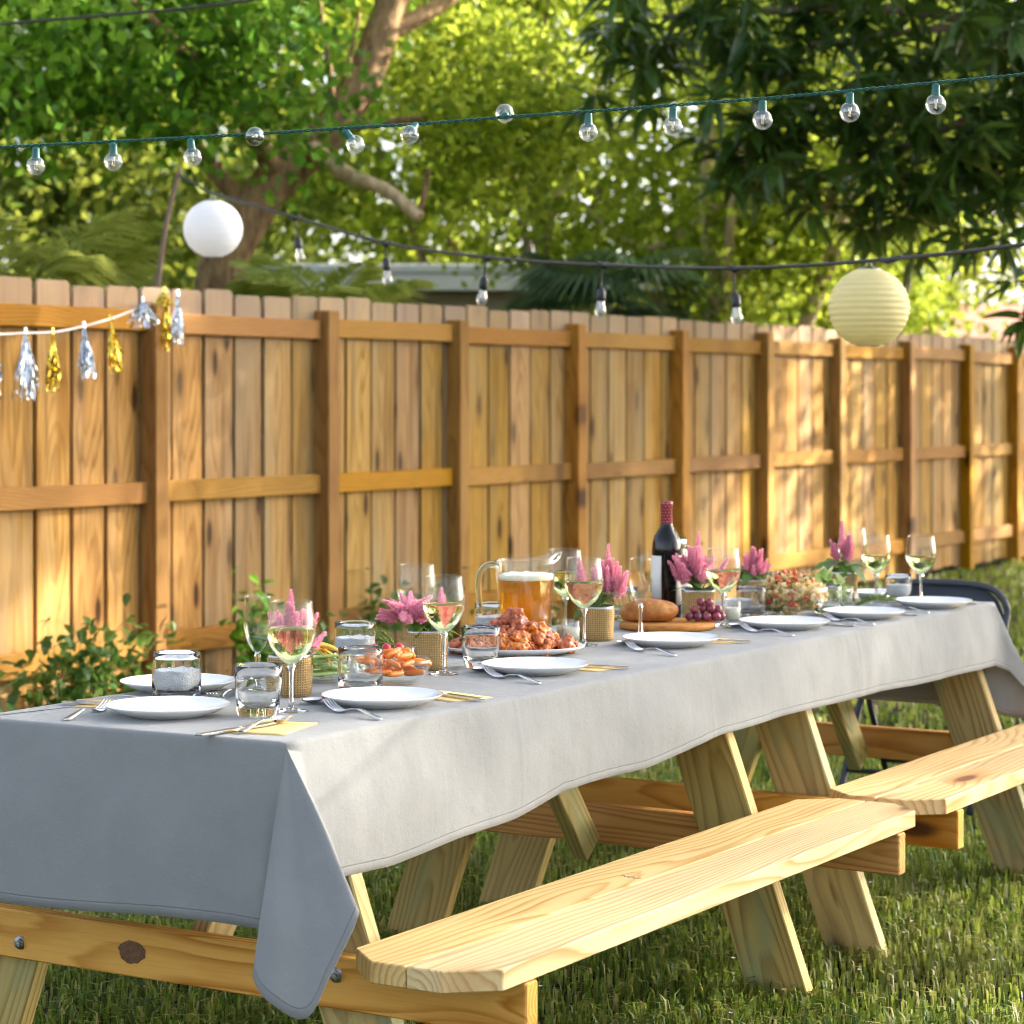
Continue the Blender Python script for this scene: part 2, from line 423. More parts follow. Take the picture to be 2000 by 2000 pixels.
def me_np(name, V, F, mat, smooth=False):
    """V (n,3) floats, F (m,k) ints of one size"""
    V = np.asarray(V, dtype=np.float32); F = np.asarray(F, dtype=np.int32)
    m = bpy.data.meshes.new(name)
    k = F.shape[1]
    m.vertices.add(len(V)); m.vertices.foreach_set('co', V.ravel())
    m.loops.add(F.size); m.loops.foreach_set('vertex_index', F.ravel())
    m.polygons.add(len(F)); m.polygons.foreach_set('loop_start', np.arange(0, F.size, k, dtype=np.int32))
    m.materials.append(MAT[mat])
    m.update(calc_edges=True)
    if smooth: m.polygons.foreach_set('use_smooth', np.ones(len(F), dtype=bool))
    return m

def ob(name, mesh, parent=None, loc=(0, 0, 0), rot=(0, 0, 0), scale=(1, 1, 1)):
    o = bpy.data.objects.new(name, mesh)
    COL.objects.link(o)
    o.parent = parent
    o.location = loc
    if isinstance(rot, Quaternion):
        o.rotation_mode = 'QUATERNION'; o.rotation_quaternion = rot
    else:
        o.rotation_euler = rot
    o.scale = scale if isinstance(scale, (tuple, list)) else (scale,) * 3
    return o

def thing(name, label, cat, loc=(0, 0, 0), rz=0.0, group=None):
    return tag(ob(name, None, None, loc, (0, 0, rz)), label, cat, group)

class MB:
    def __init__(s): s.V = []; s.F = []
    def add(s, V, F):
        b = len(s.V); s.V += [tuple(v) for v in V]; s.F += [tuple(i + b for i in f) for f in F]; return s
    def mesh(s, name, mat, smooth=True): return me(name, s.V, s.F, mat, smooth)

def lathe(prof, n=32, sq=None, closed=False):
    """prof [(r,z)]; sq: function z -> superellipse exponent (2 = round)"""
    V, F = [], []
    for r, z in prof:
        e = sq(z) if sq else 2.0
        for i in range(n):
            a = 2 * PI * i / n
            c, s_ = math.cos(a), math.sin(a)
            k = (abs(c) ** e + abs(s_) ** e) ** (-1 / e) if e != 2 else 1.0
            V.append((r * k * c, r * k * s_, z))
    m = len(prof)
    for j in range(m - 1 + (1 if closed else 0)):
        for i in range(n):
            a, b = j * n + i, j * n + (i + 1) % n
            c2, d = ((j + 1) % m) * n + (i + 1) % n, ((j + 1) % m) * n + i
            F.append((a, b, c2, d))
    return V, F

def cap(V, F, n, top=True, bottom=True):
    if bottom: F.append(tuple(range(n - 1, -1, -1)))
    if top: F.append(tuple(range(len(V) - n, len(V))))
    return V, F

def tube(path, rad, n=8, caps=True):
    P = [Vector(p) for p in path]
    if not hasattr(rad, '__len__'): rad = [rad] * len(P)
    V, F = [], []
    t0 = (P[1] - P[0]).normalized()
    up = Vector((0, 0, 1)) if abs(t0.z) < .9 else Vector((1, 0, 0))
    u = t0.cross(up).normalized()
    for i, p in enumerate(P):
        a, b = P[max(0, i - 1)], P[min(len(P) - 1, i + 1)]
        t = (b - a).normalized()
        u = (u - t * u.dot(t)).normalized()
        w = t.cross(u)
        for k in range(n):
            an = 2 * PI * k / n
            V.append(p + (u * math.cos(an) + w * math.sin(an)) * rad[i])
    for i in range(len(P) - 1):
        for k in range(n):
            F.append((i * n + k, i * n + (k + 1) % n, (i + 1) * n + (k + 1) % n, (i + 1) * n + k))
    if caps: cap(V, F, n)
    return V, F

def smooth_path(pts, n=6):
    """Catmull-Rom through the points"""
    P = [Vector(p) for p in pts]
    out = []
    for i in range(len(P) - 1):
        p0, p1, p2, p3 = P[max(0, i - 1)], P[i], P[i + 1], P[min(len(P) - 1, i + 2)]
        for k in range(n):
            t = k / n
            out.append(.5 * ((2 * p1) + (p2 - p0) * t + (2 * p0 - 5 * p1 + 4 * p2 - p3) * t * t + (3 * p1 - p0 - 3 * p2 + p3) * t ** 3))
    out.append(P[-1])
    return out

_pk = {}
def plank_mesh(lx, ly, lz, mat, bev=.003):
    key = (round(lx, 3), round(ly, 3), round(lz, 3), mat, bev)
    if key not in _pk:
        bm = bmesh.new()
        bmesh.ops.create_cube(bm, size=1.0)
        for v in bm.verts: v.co = Vector((v.co.x * lx, v.co.y * ly, v.co.z * lz))
        if bev: bmesh.ops.bevel(bm, geom=bm.edges[:] , offset=bev, segments=1, affect='EDGES')
        m = bpy.data.meshes.new('plank'); bm.to_mesh(m); bm.free()
        m.materials.append(MAT[mat])
        _pk[key] = m
    return _pk[key]

def prism(outline, z0, z1, bev=0.0):
    """outline in xy (ccw) extruded from z0 to z1"""
    n = len(outline)
    V = [(x, y, z0) for x, y in outline] + [(x, y, z1) for x, y in outline]
    F = [tuple(range(n - 1, -1, -1)), tuple(range(n, 2 * n))]
    F += [(i, (i + 1) % n, n + (i + 1) % n, n + i) for i in range(n)]
    return V, F

def bevelled(name, V, F, mat, off, seg=1, smooth=False):
    bm = bmesh.new()
    vs = [bm.verts.new(v) for v in V]
    for f in F: bm.faces.new([vs[i] for i in f])
    bmesh.ops.bevel(bm, geom=bm.edges[:], offset=off, segments=seg, affect='EDGES')
    m = bpy.data.meshes.new(name); bm.to_mesh(m); bm.free()
    m.materials.append(MAT[mat])
    if smooth: m.polygons.foreach_set('use_smooth', [True] * len(m.polygons))
    return m

def blob(name, mat, rad, sub=3, amp=.2, freq=20.0, seed=0, amp2=0.0, freq2=60.0):
    bm = bmesh.new()
    bmesh.ops.create_icosphere(bm, subdivisions=sub, radius=1.0)
    for v in bm.verts:
        d = v.co.normalized()
        p = Vector((d.x * rad[0], d.y * rad[1], d.z * rad[2]))
        q = p * freq + Vector((seed * 3.1, seed * 1.7, seed * 5.3))
        k = 1 + amp * mnoise.noise(q) + amp2 * mnoise.noise(p * freq2 + Vector((seed, 0, 0)))
        v.co = p * k
    m = bpy.data.meshes.new(name); bm.to_mesh(m); bm.free()
    m.polygons.foreach_set('use_smooth', [True] * len(m.polygons))
    m.materials.append(MAT[mat])
    return m

def leaf_vf(L, W, fold=.25, droop=.15, n=5, tip=1.0):
    """pointed oval leaf from the origin along +X, folded on the midrib, drooping"""
    V, F = [], []
    for i in range(n + 1):
        t = i / n
        w = W * .5 * (math.sin(PI * min(1, t ** .8)) ** .85 if 0 < t < 1 else 0.02)
        x = L * t; z = -droop * L * t * t
        V += [(x, -w, z + fold * w), (x, 0, z), (x, w, z + fold * w)]
    for i in range(n):
        a = i * 3
        F += [(a, a + 3, a + 4, a + 1), (a + 1, a + 4, a + 5, a + 2)]
    return V, F

def xf(V, M):
    return [M @ Vector(v) for v in V]

def quads_np(P, D, N, L, W):
    """diamond leaves: P base points, D directions, N side directions -> verts, faces"""
    n = len(P)
    L = L[:, None]; W = W[:, None]
    U = np.cross(D, N); U /= np.linalg.norm(U, axis=1, keepdims=True) + 1e-9
    V = np.empty((n, 4, 3))
    V[:, 0] = P
    V[:, 1] = P + D * L * .45 + N * W * .5 + U * W * .12
    V[:, 2] = P + D * L
    V[:, 3] = P + D * L * .45 - N * W * .5 + U * W * .12
    F = np.arange(n * 4).reshape(n, 4)
    return V.reshape(-1, 3), F

def unit(a): return a / (np.linalg.norm(a, axis=1, keepdims=True) + 1e-9)

# ---------------------------------------------------------------- the setting: ground and lawn
FWD = np.array([math.cos(R(31.2)), math.sin(R(31.2))])      # the way the yard is looked along
RGT = np.array([math.sin(R(31.2)), -math.cos(R(31.2))])

def ground_z(x, y):
    return 0.0
def build_ground():
    n = 60
    xs = np.concatenate([[-220], np.linspace(-8, 40, n), [260]])
    V = [(x, y, -0.004 - (0.02 * math.sin(x * .7) * math.cos(y * .9) + .02 if -8 <= x <= 40 and abs(y) < 25 else 0.0)) for x in xs for y in np.concatenate([[-220], np.linspace(-12, 30, n), [260]])]
    m = n + 2
    F = [(i * m + j, (i + 1) * m + j, (i + 1) * m + j + 1, i * m + j + 1) for i in range(m - 1) for j in range(m - 1)]
    tag(ob('ground', me('ground', V, F, 'ground')), kind='structure')
build_ground()

def grass_patch(n, d0, d1, side, h0, h1, w0, w1, power=1.0):
    """blades strewn over the wedge of lawn between distances d0 and d1, a margin wider than the view"""
    t = RNG.random(n) ** power
    d = d0 + (d1 - d0) * t
    sx = (RNG.random(n) * 2 - 1) * (d * .24 + side)
    P = np.outer(d, FWD) + sx[:, None] * RGT
    keep = P[:, 1] < 6.6
    P = P[keep]; n = len(P)
    # uneven growth: clumps and thin spots
    cl = np.sin(P[:, 0] * 5.1 + 1.3 * np.sin(P[:, 1] * 3.7)) * np.cos(P[:, 1] * 4.3 + np.sin(P[:, 0] * 2.9))
    keep = RNG.random(n) < .72 + .28 * cl
    P = P[keep]; cl = cl[keep]; n = len(P)
    h = (h0 + (h1 - h0) * RNG.random(n) ** 2.0) * (1 + .35 * cl)
    w = w0 + (w1 - w0) * RNG.random(n)
    a = RNG.random(n) * 2 * PI
    lean = .35 + 1.35 * RNG.random(n) ** 1.1
    D = np.stack([np.cos(a), np.sin(a)], 1)
    S = np.stack([-np.sin(a), np.cos(a)], 1)
    V = np.zeros((n, 5, 3))
    for k, (t_, ww) in enumerate(((0.0, 1.0), (0.55, .8))):
        off = D * (h * lean * t_ * t_)[:, None]
        z = h * t_ * (1 - .12 * lean * t_)
        V[:, 2 * k, :2] = P + off - S * (w * ww * .5)[:, None]
        V[:, 2 * k + 1, :2] = P + off + S * (w * ww * .5)[:, None]
        V[:, 2 * k, 2] = z; V[:, 2 * k + 1, 2] = z
    V[:, 4, :2] = P + D * (h * lean)[:, None]
    V[:, 4, 2] = h * (1 - .45 * np.minimum(lean, 1.1))
    b = np.arange(n)[:, None] * 5
    F = np.concatenate([b + [0, 1, 3], b + [0, 3, 2], b + [2, 3, 4]], 0)
    V[:, :2, 2] -= .045
    return V.reshape(-1, 3), F
def build_grass():
    parts = [grass_patch(170000, 3.6, 9.0, 1.0, .010, .058, .004, .009, 1.15), grass_patch(70000, 9.0, 22.0, 1.5, .03, .075, .010, .02)]
    V = np.concatenate([p[0] for p in parts]); F = np.concatenate([parts[0][1], parts[1][1] + len(parts[0][0])])
    tag(ob('grass', me_np('grass', V, F, 'grass')), 'short green and straw coloured lawn grass', 'grass', kind='stuff')
    # small white flowers in the lawn
    n = 70
    d = 4.4 + 3.4 * RNG.random(n); sx = (RNG.random(n) * 2 - 1) * d * .21
    P = np.outer(d, FWD) + sx[:, None] * RGT
    Vs, Fs = [], []
    for i in range(n):
        z = .045 + .02 * RNG.random(); a0 = RNG.random() * 6
        for k in range(5):
            a = a0 + k * 2 * PI / 5
            c, s_ = math.cos(a), math.sin(a)
            L, W = .0055, .0026
            b = len(Vs)
            Vs += [(P[i, 0], P[i, 1], z), (P[i, 0] + c * L * .6 - s_ * W, P[i, 1] + s_ * L * .6 + c * W, z + .002), (P[i, 0] + c * L, P[i, 1] + s_ * L, z + .003), (P[i, 0] + c * L * .6 + s_ * W, P[i, 1] + s_ * L * .6 - c * W, z + .002)]
            Fs.append((b, b + 1, b + 2, b + 3))
    tag(ob('lawn_flowers', me_np('lawn_flowers', Vs, Fs, 'petal')), 'tiny white flowers scattered in the lawn', 'flowers', kind='stuff')
build_grass()

# ---------------------------------------------------------------- the fence
FY = 6.70
POSTS = [4.5, 5.72, 6.93, 8.12, 9.39, 10.55, 11.78, 13.05, 14.25, 15.41, 16.68, 17.90, 18.98, 20.2, 21.4]
def build_fence():
    f = thing('wooden_fence', 'tall brown wooden board fence with posts and rails along the yard', 'fence', (8.12, FY, 0))
    ox = 8.12
    for px in POSTS:
        h = 1.72 + random.uniform(-.015, .015)
        ob('post', plank_mesh(h + .1, .09, .09, 'post', .005), f, (px + .045 - ox, .045, (h - .1) / 2), (random.choice((0, PI)), -PI / 2, random.uniform(-.01, .01)))
    for a, b in zip(POSTS[:-1], POSTS[1:]):
        L = b - a - .09
        for z, hh in ((1.635, .09), (.90, .092), (.235, .10)):
            ob('rail', plank_mesh(L - .004, .04, hh, 'rail', .004), f, ((a + .09 + b) / 2 - ox, .06 + random.uniform(-.004, .004), z + random.uniform(-.006, .006)), (0, random.uniform(-.004, .004), 0))
    def picket(w, h, seed):
        rs = random.Random(seed)
        c = .014
        o = [(-h / 2, -w / 2), (h / 2 - c, -w / 2), (h / 2, -w / 2 + c), (h / 2, w / 2 - c), (h / 2 - c, w / 2), (-h / 2, w / 2)]
        V, F = prism(o, -.0085, .0085)
        return bevelled('picket', V, F, 'picket', .0018)
    fronts = [picket(.192 + .003 * i, 1.77 + .006 * ((i * 7) % 5 - 2), i) for i in range(5)]
    backs = [picket(.11, 1.755, 9)]
    turn = Matrix(((0, 1, 0), (0, 0, 1), (1, 0, 0))).to_quaternion()
    x = 4.5; k = 0
    while x < 21.5:
        hz = 1.785 + random.uniform(-.006, .006)
        ob('picket', fronts[(k * 3) % 5], f, (x - ox + random.uniform(-.004, .004), .0925 + random.uniform(-.001, .003), hz - .885), turn @ Quaternion((0, 0, 1), random.uniform(-.004, .004)))
        ob('picket', backs[0], f, (x + .1095 - ox + random.uniform(-.01, .01), .140, hz - .91), turn)
        x += .219; k += 1
build_fence()

# ---------------------------------------------------------------- neighbouring houses
def build_houses():
    h = thing('house', 'low cream house with a flat white roof edge behind the fence', 'house', (21.6, 13.95, 0), R(-58))
    ob('wall', plank_mesh(7.0, 4.0, 2.34, 'wall_paint', .01), h, (0, 0, 1.17))
    rf = ob('roof', plank_mesh(7.9, 4.9, .10, 'roof_white', .02), h, (0, 0, 2.55))
    ob('fascia', plank_mesh(7.8, .05, .16, 'white_paint', .01), rf, (0, -2.40, -.13))
    ob('fascia', plank_mesh(.05, 4.7, .16, 'white_paint', .01), rf, (-3.88, 0, -.13))
    for wx in (-1.8, 1.6):
        w = ob('window', plank_mesh(1.2, .06, .9, 'white_paint', .01), h, (wx, -2.02, 1.35))
        ob('pane', plank_mesh(1.06, .02, .76, 'pane', 0), w, (0, -.03, 0))
    h = thing('house', 'house with a low red roof beyond the far end of the fence', 'house', (29.5, 9.6, 0), R(-58))
    ob('wall', plank_mesh(7.0, 5.0, 1.9, 'wall_paint', .01), h, (0, 0, .95))
    V, F = prism([(-3.0, 0), (3.0, 0), (0, .55)], -3.9, 3.9)
    r = ob('roof', me('roof', V, F, 'roof_red', False), h, (0, 0, 1.92), Matrix(((0, 0, 1), (1, 0, 0), (0, 1, 0))).to_quaternion())
    ob('window', plank_mesh(1.2, .06, .9, 'pane', .01), h, (0, -2.52, 1.1))
build_houses()

# ---------------------------------------------------------------- trees
def crown_leaves(blobs, n_clump, per, spread, L, W, droop=.2, seed=1, flat=.0):
    r = np.random.default_rng(seed)
    B = np.array([b[:3] for b in blobs], float); Rd = np.array([b[3:6] for b in blobs], float)
    vol = Rd.prod(1); idx = r.choice(len(blobs), n_clump, p=vol ** .7 / (vol ** .7).sum())
    d = unit(r.normal(size=(n_clump, 3)))
    rad = .35 + .65 * r.random((n_clump, 1)) ** .5
    C = B[idx] + d * rad * Rd[idx]
    P = np.repeat(C, per, 0)
    n = len(P)
    sp = spread * (.6 + .8 * r.random((n_clump, 1)))
    P = P + r.normal(size=(n, 3)) * np.repeat(sp, per, 0) * np.array([1, 1, .6 if flat else .8])
    D = unit(r.normal(size=(n, 3)) + np.array([0, 0, -droop * 2]))
    N = unit(np.cross(D, unit(r.normal(size=(n, 3)) * (1 - flat) + np.array([0, 0, flat * 2]))))
    l = L * (.6 + .7 * r.random(n)); w = W * (.7 + .6 * r.random(n))
    return quads_np(P, D, N, l, w)

def clear_of(V, F, path, dist):
    """drop leaves growing closer than dist to a bare trunk"""
    P = np.array(smooth_path(path, 4)); C = V.reshape(-1, 4, 3).mean(1)
    keep = np.min(np.linalg.norm(C[:, None, :] - P[None], axis=2), axis=1) > dist
    V = V.reshape(-1, 4, 3)[keep].reshape(-1, 3)
    return V, np.arange(len(V)).reshape(-1, 4)

def limb(pts, r0, r1, n=5, seg=8):
    p = smooth_path(pts, n)
    k = len(p)
    rr = random.Random(int(abs(pts[0][0]) * 100))
    rad = [(r0 + (r1 - r0) * (i / (k - 1))) * (1 + rr.uniform(-.06, .06)) for i in range(k)]
    return tube(p, rad, seg)

def tree(name, label, base, trunk, limbs, crowns, bark, group=None, cat='tree'):
    """trunk (pts, r0, r1); limbs list of the same; crowns list of (V, F, mat) in world coordinates"""
    t = thing(name, label, cat, base, 0, group)
    b = Vector(base)
    def loc(V): return [Vector(v) - b for v in V]
    V, F = limb(*trunk, seg=12); tr = ob('trunk', me('trunk', loc(V), F, bark), t)
    for l in limbs:
        bk = bark
        if isinstance(l[-1], str): l, bk = l[:-1], l[-1]
        V, F = limb(*l); ob('limb', me('limb', loc(V), F, bk), t)
    for V, F, m in crowns:
        ob('crown', me_np('crown', np.asarray(V) - np.array(base), F, m), t)
    return t

def build_trees():
    # broad leaved tree behind the left of the fence, leaning trunk
    tr = [(11.02, 8.80, -.05), (11.08, 8.70, 1.3), (11.10, 8.69, 1.95), (11.17, 8.59, 2.30), (11.35, 8.47, 2.58), (11.59, 8.28, 2.85), (11.76, 8.18, 3.14), (11.92, 8.12, 3.48), (12.05, 8.10, 3.9), (12.1, 8.2, 4.6)]
    limbs = [([(11.46, 8.29, 2.75), (11.35, 8.09, 2.65), (11.34, 7.92, 2.56), (11.33, 7.80, 2.52), (11.36, 7.69, 2.47), (11.37, 7.49, 2.32)], .055, .035, 5, 'bark_pale'),
             ([(11.37, 7.50, 2.33), (11.39, 7.47, 2.45), (11.38, 7.44, 2.58)], .022, .014, 4),
             ([(11.35, 8.47, 2.58), (10.86, 8.32, 2.86), (10.24, 8.19, 3.1), (9.6, 8.1, 3.35)], .07, .025),
             ([(11.2, 8.55, 2.38), (10.95, 8.75, 2.75), (10.6, 8.95, 3.3), (10.3, 9.2, 3.9)], .06, .025),
             ([(11.62, 8.26, 2.88), (11.5, 8.2, 3.2), (11.47, 8.25, 3.6)], .028, .012),
             ([(11.68, 8.24, 2.98), (11.62, 8.15, 3.25), (11.66, 8.1, 3.55)], .022, .01),
             ([(11.9, 8.12, 3.45), (12.3, 7.9, 3.7), (12.8, 7.8, 4.1)], .06, .03),
             ([(11.6, 8.26, 2.86), (11.95, 7.9, 2.95), (12.3, 7.6, 2.93)], .03, .012)]
    bl = [(9.9, 8.3, 3.25, 1.0, .8, .55), (10.5, 8.8, 3.5, .8, .7, .5), (9.2, 8.6, 2.9, .7, .6, .5), (10.3, 7.9, 2.95, .7, .5, .4), (11.2, 9.4, 4.0, .9, .7, .45), (10.0, 9.3, 3.9, 1.4, 1.0, .6), (11.0, 9.3, 4.2, 1.6, 1.0, .6), (12.2, 8.6, 4.3, 1.3, 1.0, .6), (9.0, 9.0, 3.6, .8, .8, .6), (8.6, 8.0, 3.3, .6, .5, .5)]
    V, F = crown_leaves(bl, 420, 62, .15, .085, .055, .25, 3)
    V, F = clear_of(V, F, tr[2:9], .42)
    V2, F2 = crown_leaves([(12.0, 7.5, 3.0, .4, .4, .3), (11.05, 9.2, 3.2, .5, .4, .4), (12.4, 7.5, 2.8, .5, .5, .35), (12.8, 7.9, 3.3, .6, .6, .4), (11.75, 7.45, 2.55, .2, .2, .2)], 120, 40, .12, .075, .05, .25, 4)
    tree('shade_tree', 'broad leaved tree with a leaning brown trunk behind the fence', (11.05, 8.75, 0), (tr, .165, .085), limbs, [(V, F, 'lf_green'), (V2, F2, 'lf_yellow')], 'bark', 'trees beyond the fence')
    # sunlit trees further back
    def round_tree(label, x, y, h, rx, rz, mat, seed, n=260, per=60, L=.11, bark='bark_grey', r0=.12, low=.25, name='leafy_tree', fork=False):
        rr = random.Random(seed)
        bl = []
        for i in range(9):
            a = rr.uniform(0, 6.28); d = rr.uniform(.1, .8) * rx
            bl.append((x + math.cos(a) * d, y + math.sin(a) * d, h * low + (h - h * low) * rr.uniform(.1, .95), rx * rr.uniform(.3, .55), rx * rr.uniform(.3, .55), rz * rr.uniform(.25, .5)))
        V, F = crown_leaves(bl, n, per, .22, L, L * .6, .25, seed)
        limbs = []
        for i in range(6):
            b = bl[i]
            limbs.append(([(x, y, h * (.25 + .07 * i)), ((x + b[0]) / 2, (y + b[1]) / 2, (h * .35 + b[2]) / 2 + .2), b[:3]], r0 * .45, r0 * .12))
        if fork:
            limbs.append(([(x, y, .3), (x + .35, y - .45, 1.6), (x + .5, y - .8, 2.6), (x + .5, y - 1.0, 3.6)], r0 * .9, r0 * .4))
        tree(name, label, (x, y, 0), ([(x, y, -.05), (x + .05, y, h * .3), (x - .05, y + .1, h * .6), (x, y, h * .85)], r0, r0 * .4), limbs, [(V, F, mat)], bark, 'trees beyond the fence')
    round_tree('yellow green tree standing behind the leaning trunk', 18.6, 10.9, 6.2, 2.4, 2.8, 'lf_yellow', 21, 260, 60, .10)
    round_tree('pale forked tree in yellow leaf behind the middle of the fence', 17.6, 8.7, 4.8, 1.7, 2.4, 'lf_yellow', 22, 260, 60, .10, 'bark_pale', .10, .4, fork=True)
    round_tree('olive green tree filling the left background', 11.6, 12.6, 6.6, 2.6, 3.0, 'lf_olive', 23, 260, 60, .13, low=.15)
    round_tree('tall olive tree far behind the leaning trunk', 18.5, 17.5, 8.0, 3.4, 4.0, 'lf_olive', 24, 300, 60, .16, low=.12)
    round_tree('tall yellow green tree far behind the middle of the fence', 23.5, 15.0, 8.0, 3.4, 4.0, 'lf_yellow', 25, 230, 60, .16, low=.1)
    round_tree('bushy olive tree far behind the right of the fence', 25.5, 11.3, 7.5, 2.8, 3.8, 'lf_olive', 26, 280, 60, .15, low=.3)
    round_tree('bright yellow bush tree seen under the mango boughs', 21.5, 8.9, 4.2, 1.8, 2.2, 'lf_yellow', 27, 260, 60, .11, low=.12)
    round_tree('far green tree at the left edge of the view', 12.2, 17.5, 9.0, 3.6, 4.4, 'lf_olive', 28, 300, 60, .17, low=.1)
    round_tree('far green tree at the right edge of the view', 31.5, 13.0, 9.0, 3.6, 4.4, 'lf_olive', 29, 300, 60, .18, low=.12)
    round_tree('distant dark green tree showing between the middle trees', 26.0, 21.0, 10.5, 4.6, 5.0, 'lf_olive', 30, 340, 60, .2, low=.08)

def rosette(seed, n=12, L=.25, W=.056):
    rr = random.Random(seed)
    b = MB()
    for i in range(n):
        a = i * 2.4 + rr.uniform(-.3, .3)
        el = rr.uniform(-.75, .45)
        V, F = leaf_vf(L * rr.uniform(.75, 1.15), W * rr.uniform(.8, 1.2), .35, rr.uniform(.15, .5), 5)
        M = Matrix.Translation((0, 0, rr.uniform(-.03, .03))) @ Matrix.Rotation(a, 4, 'Z') @ Matrix.Rotation(-el, 4, 'Y') @ Matrix.Rotation(rr.uniform(-.5, .5), 4, 'X')
        b.add(xf(V, M), F)
    V, F = tube([(0, 0, .10), (0, 0, -.02)], [.006, .004], 5); b.add(V, F)
    return b.mesh('leaf_cluster', 'lf_mango', False)

def build_mango():
    base = Vector((15.4, 3.3, 0))
    t = thing('mango_tree', 'dark green mango tree with long drooping leaves overhanging the fence at right', 'tree', base, 0)
    V, F = limb([(15.4, 3.3, -.05), (15.35, 3.4, 1.4), (15.1, 3.7, 2.6), (14.7, 4.2, 3.4)], .16, .09)
    ob('trunk', me('trunk', [Vector(v) - base for v in V], F, 'bark_grey'), t)
    ends = [(12.4, 6.5, 3.5), (12.9, 5.8, 3.35), (13.4, 5.0, 3.3), (13.1, 5.7, 2.6), (13.8, 5.2, 2.5), (14.3, 5.6, 3.9), (13.4, 6.2, 4.2), (14.2, 4.4, 4.4), (13.3, 4.5, 2.3)]
    for e in ends:
        m = ((15.0 + e[0]) / 2, (3.8 + e[1]) / 2, (3.1 + e[2]) / 2 + .25)
        V, F = limb([(15.0, 3.85, 2.85), m, e], .05, .014)
        ob('limb', me('limb', [Vector(v) - base for v in V], F, 'bark_grey'), t)
    ms = [rosette(i) for i in range(7)]
    V, F = crown_leaves([(14.6, 4.3, 4.6, 1.6, 1.6, .9), (15.6, 3.6, 4.4, 1.6, 1.4, 1.0), (15.4, 4.6, 3.9, 1.2, 1.2, .9), (13.6, 5.2, 4.7, 1.3, 1.2, .6), (16.2, 4.8, 3.6, 1.1, .9, .8)], 230, 46, .26, .24, .06, .45, 61)
    tag(ob('upper_crown', me_np('upper_crown', V - np.array(base), F, 'lf_mango'), t), kind='stuff')
    rr = random.Random(5)
    zones = [((12.45, 6.40, 3.45), (.6, .6, .5), 34), ((12.95, 5.75, 3.3), (.75, .65, .6), 54), ((13.45, 5.05, 3.25), (.75, .65, .6), 52), ((12.85, 5.85, 2.75), (.45, .5, .4), 26), ((13.5, 5.3, 2.6), (.65, .65, .5), 38), ((13.45, 4.80, 2.5), (.4, .4, .4), 20), ((13.8, 5.6, 3.9), (.9, .8, .5), 12), ((13.1, 4.60, 1.72), (.04, .04, .06), 2)]
    for c, rd, n in zones:
        for i in range(n):
            p = Vector([c[k] + rr.gauss(0, .55) * rd[k] for k in range(3)])
            ob('leaf_cluster', rr.choice(ms), t, p - base, (rr.uniform(-.4, .4), rr.uniform(-.4, .4), rr.uniform(0, 6.3)), rr.uniform(.8, 1.15))

def frond(seed, L=1.3, W=.32, n=34, mat='lf_palm', droop=.55):
    rr = random.Random(seed)
    b = MB()
    pts = [(L * t, 0, L * (.25 * t - droop * t * t)) for t in [i / 8 for i in range(9)]]
    V, F = tube(pts, [.012 * (1 - .8 * i / 8) for i in range(9)], 5); b.add(V, F)
    for i in range(n):
        t = .18 + .82 * i / (n - 1)
        x = L * t; z = L * (.25 * t - droop * t * t)
        l = W * math.sin(PI * min(1, .25 + .72 * t)) * rr.uniform(.85, 1.1)
        for s_ in (-1, 1):
            d = Vector((.55, s_ * 1.0, rr.uniform(-.35, .05))).normalized()
            p = Vector((x, 0, z)); side = Vector((.9, -s_ * .5, 0)).normalized() * .013
            e = p + d * l + Vector((0, 0, -l * .35))
            m = p + d * l * .55
            b.add([p, m + side, e, m - side], [(0, 1, 2, 3)])
    return b.mesh('frond', mat, False)

